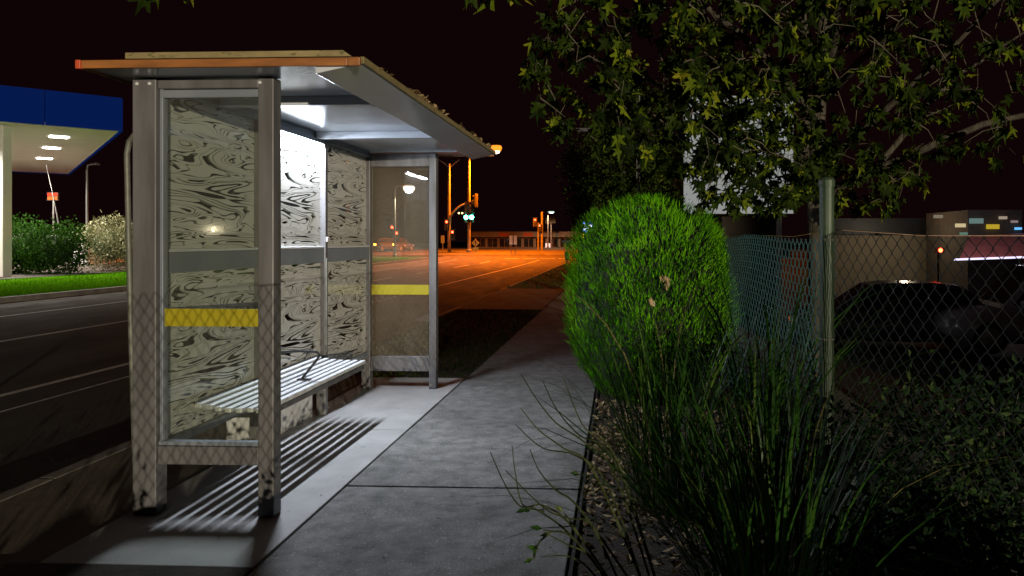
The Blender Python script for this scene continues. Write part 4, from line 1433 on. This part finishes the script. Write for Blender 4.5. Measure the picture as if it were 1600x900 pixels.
# white street lamp seen through the far end pane
q = at(617, 397, 60)
street_lamp((q.x, 60, gz(60) - 0.02), at(617, 295, 60).z - gz(60), (0.75, -0.1), 'white lit street lamp on the grass verge seen through the far pane', M['whitebulb'], WHITE_LAMP, (1.0, 0.86, 0.62), 1.25, 0.10, deep=2.2)
q2 = at(617, 360, 61)
si = thing('signal_post', (q2.x, 61, 0.0), 'low red traffic signals on a post seen through the far pane', 'traffic signal', 'traffic signals at the crossing')
MB().tube([(q2.x, 61, 0), (q2.x, 61, q2.z + 1.0)], 0.07, 8).build('column', M['pole'], si)
signal_head(si, at(613, 360, 60.7), 'red', (0.1, -1), 0.8)
signal_head(si, at(620, 369, 60.6), 'red', (0.1, -1), 0.8)

# right-hand pole group
q = at(847, 388, YI + 10)
sq = thing('signal_post', (q.x, YI + 10, zi), 'slim traffic signal pole pair before the distant shops', 'traffic signal', 'traffic signals at the crossing')
MB().tube([(q.x, YI + 10, zi), (q.x, YI + 10, at(847, 331, YI + 10).z)], 0.14, 8).build('column', M['pole'], sq)
MB().tube([(q.x - 0.45, YI + 10, zi), (q.x - 0.45, YI + 10, at(842, 348, YI + 10).z)], 0.09, 8).build('column', M['pole'], sq)
signal_head(sq, at(836, 347, YI + 9.6), 'red', (0.1, -1), 0.8)
signal_head(sq, at(843, 356, YI + 9.6), 'red', (0.1, -1), 0.8)
q = at(856, 345, 106)
street_lamp((q.x, 106, 0.4), at(856, 333, 106).z - 0.4, (0.3, -0.4), 'small distant greenish white street lamp above the shops', M['coolbulb'], 1800, (1.0, 0.62, 0.35), 1.2, 0.1)
# shop sign on a post in front of the shops
q = at(861, 361, 110)
ss = thing('shop_sign', (q.x, 110, 0.4), 'dull brown sign board on a post above the distant shops', 'sign')
a, b_ = at(852, 339, 110), at(868, 349, 110)
MB().box(a.x, b_.x, 109.9, 110.1, b_.z, a.z).build('sign_board', M['brown'], ss)
MB().tube([(q.x, 110, 0.4), (q.x, 110, b_.z)], 0.12, 6).build('post', M['pole'], ss)
# yellow diamond warning sign
q = at(743, 388, 74)
ds = thing('warning_sign', (q.x, 74, zi), 'yellow diamond warning sign below the green signal', 'sign')
c = at(743, 379.5, 74)
MB().prism([(c.x, c.z - .42), (c.x + .42, c.z), (c.x, c.z + .42), (c.x - .42, c.z)], 73.96, 73.99, 'y').build('sign_plate', M['yellow'], ds)
MB().box(c.x - .3, c.x + .3, 73.96, 73.99, c.z - .78, c.z - .46).build('sign_plate', M['yellow'], ds)
MB().tube([(c.x, 74.05, zi), (c.x, 74.05, c.z)], 0.04, 6).build('post', M['pole'], ds)
ar_ = MB()
ar_.add([(c.x - .05, 73.955, c.z - .2), (c.x + .05, 73.955, c.z - .2), (c.x + .05, 73.955, c.z + .1), (c.x - .05, 73.955, c.z + .1)], [(0, 1, 2, 3)])
ar_.add([(c.x - .14, 73.955, c.z + .08), (c.x + .14, 73.955, c.z + .08), (c.x, 73.955, c.z + .24)], [(0, 1, 2)])
ar_.build('symbol', M['black'], ds)
for (px0, px1, py0, py1, Y_, mt, lab) in ((796, 801, 368, 382, 70, 'white', 'pair of narrow pale sign plates on posts before the shops'), (689, 694, 368, 380, 72, 'yellow', 'small yellow sign board by the signal mast')):
    a, b_ = at(px0, py0, Y_), at(px1, py1, Y_)
    t = thing('road_sign', ((a.x + b_.x) / 2, Y_, gz(Y_) - .085), lab, 'sign')
    for dx in ((0, 0.42) if mt == 'white' else (0,)):
        MB().box(a.x + dx, b_.x + dx, Y_ - .02, Y_ + .02, b_.z, a.z).build('sign_plate', M[mt], t)
        MB().tube([((a.x + b_.x) / 2 + dx, Y_ + .05, gz(Y_) - .085), ((a.x + b_.x) / 2 + dx, Y_ + .05, a.z)], 0.03, 6).build('post', M['pole'], t)
# dark sign post on the verge
q = at(886, 423, 36)
vp = thing('parking_sign', (q.x, 36, 0), 'dark sign post with cross board standing on the verge by the conifer', 'sign')
MB().tube([(q.x, 36, 0), (q.x, 36, 1.55)], 0.035, 8).build('post', M['signblack'], vp)
MB().box(q.x - 0.28, q.x + 0.30, 35.95, 35.98, 1.38, 1.52).build('sign_plate', M['signblack'], vp, bevel=0.01)
MB().box(q.x - 0.11, q.x + 0.11, 35.92, 36.06, 0.55, 0.95).build('bin_box', M['signblack'], vp, bevel=0.03)
# lit pylon sign
M['pylonblue'] = mat_emit('lit_blue_panel', (0.12, 0.30, 1.0), 1.6)
M['pylonyellow'] = mat_emit('lit_yellow_panel', (1.0, 0.72, 0.02), 1.5)
M['pylonwhite'] = mat_emit('lit_white_mark', (0.9, 0.95, 1.0), 2.2)
a, b_ = at(911, 346, 52), at(926, 384, 52)
py = thing('pylon_sign', ((a.x + b_.x) / 2, 52, gz(52)), 'lit blue and yellow pylon sign peeking out past the conifer', 'sign')
MB().box(a.x, b_.x, 52, 52.3, gz(52), a.z).build('pylon', M['white'], py)
zm = (a.z * .5 + b_.z * .5)
MB().box(a.x + .02, b_.x - .02, 51.96, 51.995, zm + .03, a.z - .03).build('lit_panel', M['pylonblue'], py)
MB().box(a.x + .02, b_.x - .02, 51.96, 51.995, b_.z, zm).build('lit_panel', M['pylonyellow'], py)
for (u0, u1, w0, w1) in ((.1, .3, .3, .8), (.38, .55, .2, .5), (.62, .9, .45, .75)):
    W_ = b_.x - a.x
    H_ = a.z - zm
    MB().box(a.x + W_ * u0, a.x + W_ * u1, 51.94, 51.955, zm + H_ * w0, zm + H_ * w1).build('symbol', M['pylonwhite'], py)
# distant shops
sh0, sh1 = at(742, 362, 116), at(912, 392, 116)
sh = thing('shop_building', ((sh0.x + sh1.x) / 2, 118, 0.4), 'long low row of dim shops across the far end of the road', 'building')
zt = sh0.z
MB().box(sh0.x, sh1.x, 116, 126, 0.3, zt - 0.9).build('wall', M['grey'], sh)
MB().box(sh0.x - 0.4, sh1.x + 0.4, 115.2, 126.3, zt - 0.88, zt).build('fascia', M['grey'], sh)
n = 9
for i in range(n):
    x0 = sh0.x + (sh1.x - sh0.x) * (i + .08) / n
    x1 = sh0.x + (sh1.x - sh0.x) * (i + .86) / n
    w_ = MB().box(x0, x1, 115.93, 115.99, 0.5, zt - 1.1).build('window', M['darkwin'], sh)
    MB().box((x0 + x1) / 2 - .04, (x0 + x1) / 2 + .04, 115.9, 115.928, 0.5, zt - 1.1).build('frame', M['pole'], w_)
    if i in (2, 4):
        MB().box(x0, x1, 115.15, 115.195, zt - .75, zt - .2).build('sign_panel', M['fascia_tip'], sh)
for px_ in (857,):
    c = at(px_, 385, 115.8)
    MB().box(c.x - .5, c.x + .5, 115.88, 115.90, c.z - .5, c.z + .5).build('lit_window', mat_emit('lit_shop_window', (1.0, 0.62, 0.5), 1.1), sh)

# ------------------------------------------------------------------ right: pole, white building, walls, awnings
q = at(997, 330, 12.5)
pp = thing('sign_pole', (q.x, 12.5, 0), 'slim twin tube metal pole with side arm standing behind the conifer', 'pole')
for dx in (-0.022, 0.022):
    MB().tube([(q.x + dx, 12.5, -0.1), (q.x + dx, 12.5, 4.4)], 0.013, 8).build('tube', M['galv'], pp)
for z in (2.2, 2.65, 3.1, 3.55):
    MB().box(q.x - 0.03, q.x + 0.03, 12.48, 12.52, z, z + 0.03).build('clamp', M['galv'], pp)
a = at(901, 203, 12.5)
MB().bar((a.x, 12.5, a.z), (q.x + 0.03, 12.5, a.z), 0.05, 0.06).build('arm', M['signblack'], pp)

M['glowpanel'] = mat_emit('glowing_wall_panel', (0.88, 0.91, 0.88), 0.24)  # plain wall panels given a glow in place of light falling on them
wb0, wb1 = at(1068, 150, 19), at(1240, 334, 19)
wb = thing('white_building', ((wb0.x + wb1.x) / 2, 19, -0.86), 'white panelled upper storey over a brown wall, seen through the branches', 'building')
npan = 4
for r_ in range(4):
    za, zb = wb1.z + (wb0.z - wb1.z) * r_ / 4, wb1.z + (wb0.z - wb1.z) * (r_ + 1) / 4
    for i in range(npan):
        x0 = wb0.x + (wb1.x - wb0.x) * i / npan
        x1 = wb0.x + (wb1.x - wb0.x) * (i + 1) / npan
        MB().box(x0 + .008, x1 - .008, 19.0, 19.05, za + .008, zb - .008).build('panel', M['glowpanel'], wb)
MB().box(wb0.x, wb1.x, 19.06, 23, wb1.z, wb0.z).build('upper_wall', M['grey'], wb)
MB().box(wb0.x + 1.2, wb1.x - .1, 20.4, 23, -0.86, wb1.z - .01).build('lower_wall', M['brown'], wb)
c = at(1217, 380, 19.2)
MB().box(c.x - .06, c.x + .06, 19.14, 19.26, -0.86, wb1.z - .01).build('column', M['white'], wb, bevel=0.01)
c = at(1225, 395, 20.3)
MB().box(c.x - .1, c.x + .2, 20.36, 20.39, c.z - .15, c.z + .2).build('notice', M['taildark'], wb)

tb0, tb1 = at(1295, 346, 30), at(1447, 430, 30)
tb = thing('tan_building', ((tb0.x + tb1.x) / 2, 30, -0.86), 'low tan rendered wall with dark flat roof behind the dark car', 'building')
MB().box(tb0.x, tb1.x, 30, 31.0, -0.86, tb0.z - .55).build('wall', M['cream'], tb)
MB().box(tb0.x - .3, tb1.x + .3, 29.7, 31.3, tb0.z - .54, tb0.z + .12).build('roof', M['signblack'], tb)
MB().box(tb1.x + .31, tb1.x + .9, 29.9, 30.6, tb0.z - .3, tb0.z + .25).build('light_box', mat_emit('dim_light_box', (1, .85, .5), 0.35), tb)

lamp('wall_fill_lamp', ((tb0.x + tb1.x) / 2, 27.2, tb0.z - .35), 42, (1.0, 0.82, 0.55), 0.1, tb)  # added unseen lamp, set well off the wall to light it evenly
MB().box((tb0.x + tb1.x) / 2 - .15, (tb0.x + tb1.x) / 2 + .15, 29.4, 29.66, tb0.z - .53, tb0.z - .42).build('added_lamp_hood', M['signblack'], tb)  # added hood for that lamp, gives no light itself
# awning stall row with lit strips
M['awn'] = mat_noise('pink_awning', (0.42, 0.10, 0.10), (0.55, 0.16, 0.15), 3, 0.8)
aw0, aw1 = at(1500, 368, 24), at(1640, 398, 24)
aw = thing('awning_shop', ((aw0.x + aw1.x) / 2, 25, -0.86), 'shopfront with dusky pink sloping awning and lit edge beyond the silver car', 'shop')
MB().add([(aw0.x + 1, 25.5, aw0.z), (aw1.x, 25.5, aw0.z + .1), (aw1.x, 24, aw1.z), (aw0.x, 24, aw1.z - .1), (aw0.x + 1, 25.5, aw0.z - .04), (aw1.x, 25.5, aw0.z + .06), (aw1.x, 24, aw1.z - .04), (aw0.x, 24, aw1.z - .14)],
         [(0, 3, 2, 1), (4, 5, 6, 7), (0, 1, 5, 4), (1, 2, 6, 5), (2, 3, 7, 6), (3, 0, 4, 7)]).build('awning', M['awn'], aw)
MB().bar((aw0.x - .2, 23.97, aw1.z - .16), (aw1.x, 23.97, aw1.z - .05), 0.03, 0.06).build('lit_edge', mat_emit('cool_strip', (0.75, 0.7, 1.0), 1.3), aw)
MB().box(aw0.x + 1, aw1.x, 25.6, 29, -0.86, aw0.z + .9).build('wall', M['brown'], aw)
for (px_, py_, c_, s_, w_) in ((1505, 352, (1, .8, .45), 1.5, .16), (1530, 345, (.6, .95, .9), .5, .22), (1556, 354, (1, .7, .05), 1.2, .2), (1572, 340, (1, .8, .6), .9, .12), (1590, 346, (1, .75, .7), .6, .1),
                              (1596, 357, (.15, .5, 1), 3.0, .1), (1510, 365, (.5, .9, .7), .5, .12), (1470, 338, (1, .85, .6), .5, .14)):
    p = at(px_, py_, 25.3)
    MB().box(p.x - w_, p.x + w_, 25.45, 25.55, p.z - w_ * .4, p.z + w_ * .4).build('lit_sign', mat_emit('shop_light', c_, s_ * 0.3), aw)
lamp('car_fill_lamp', (aw0.x + 0.5, 22.6, aw1.z + 1.2), 40, (0.9, 0.88, 1.0), 0.2, aw)  # added lamp above the car park, there to brighten the silver car
p = at(1468, 391, 21)
tl = thing('stop_lamp', tuple(p), 'small red lamp cluster glowing beyond the tan wall end', 'lamp')
ORG[tl.name] = Vector(tl.location)
MB().obox(p, (0.12, 0, 0.01), (0, 0.05, 0), (0, 0, 0.06)).build('housing', M['signblack'], tl)
MB().lathe(p + Vector((0, -0.06, 0)), [(0.06, -0.01), (0.05, 0.0)], 10, 'y').build('lens', M['red'], tl)
MB().tube([(p.x, 21.08, -0.86), (p.x, 21.08, p.z + .05)], 0.03, 6).build('post', M['signblack'], tl)

# ------------------------------------------------------------------ car park floodlight behind the viewpoint (its light throws the mesh shadow on the posts)
FL = Vector((16.5, -33.7, 3.1))
fl = thing('flood_light', (FL.x, FL.y, -0.1), 'car park floodlight on a column behind the viewpoint', 'floodlight')
MB().lathe((FL.x, FL.y, -0.1), [(0.16, 0), (0.09, 3.0)], 10).build('column', M['pole'], fl)
MB().obox(FL, (0.25, 0.12, 0), (-0.05, 0.1, 0), (0, 0, 0.18)).build('housing', M['signblack'], fl)
aim = Vector((-math.sin(rad(27)), math.cos(rad(27)), 0)) * 42
lamp('flood_lamp', FL + aim.normalized() * 0.3, FLOOD, (1.0, 0.87, 0.66), 0.042, fl, 28, FL + aim + Vector((0, 0, -0.7)))
# unseen hedge with solid cores, added to block the low floodlight
lh = [((1.86 - 0.09 * i, 1.25 - 0.5 * i, 0.26), (0.34, 0.55, 0.41), 0.09) for i in range(15)]
small_leaf_tree('blocker_hedge', 'unseen low hedge added beside the viewpoint to block the floodlight', 'hedge', (1.75, 1.15, 0), None, lh, M['darkhedge'], 8000, 0.05, 0.025, tw=False, core=0.92)
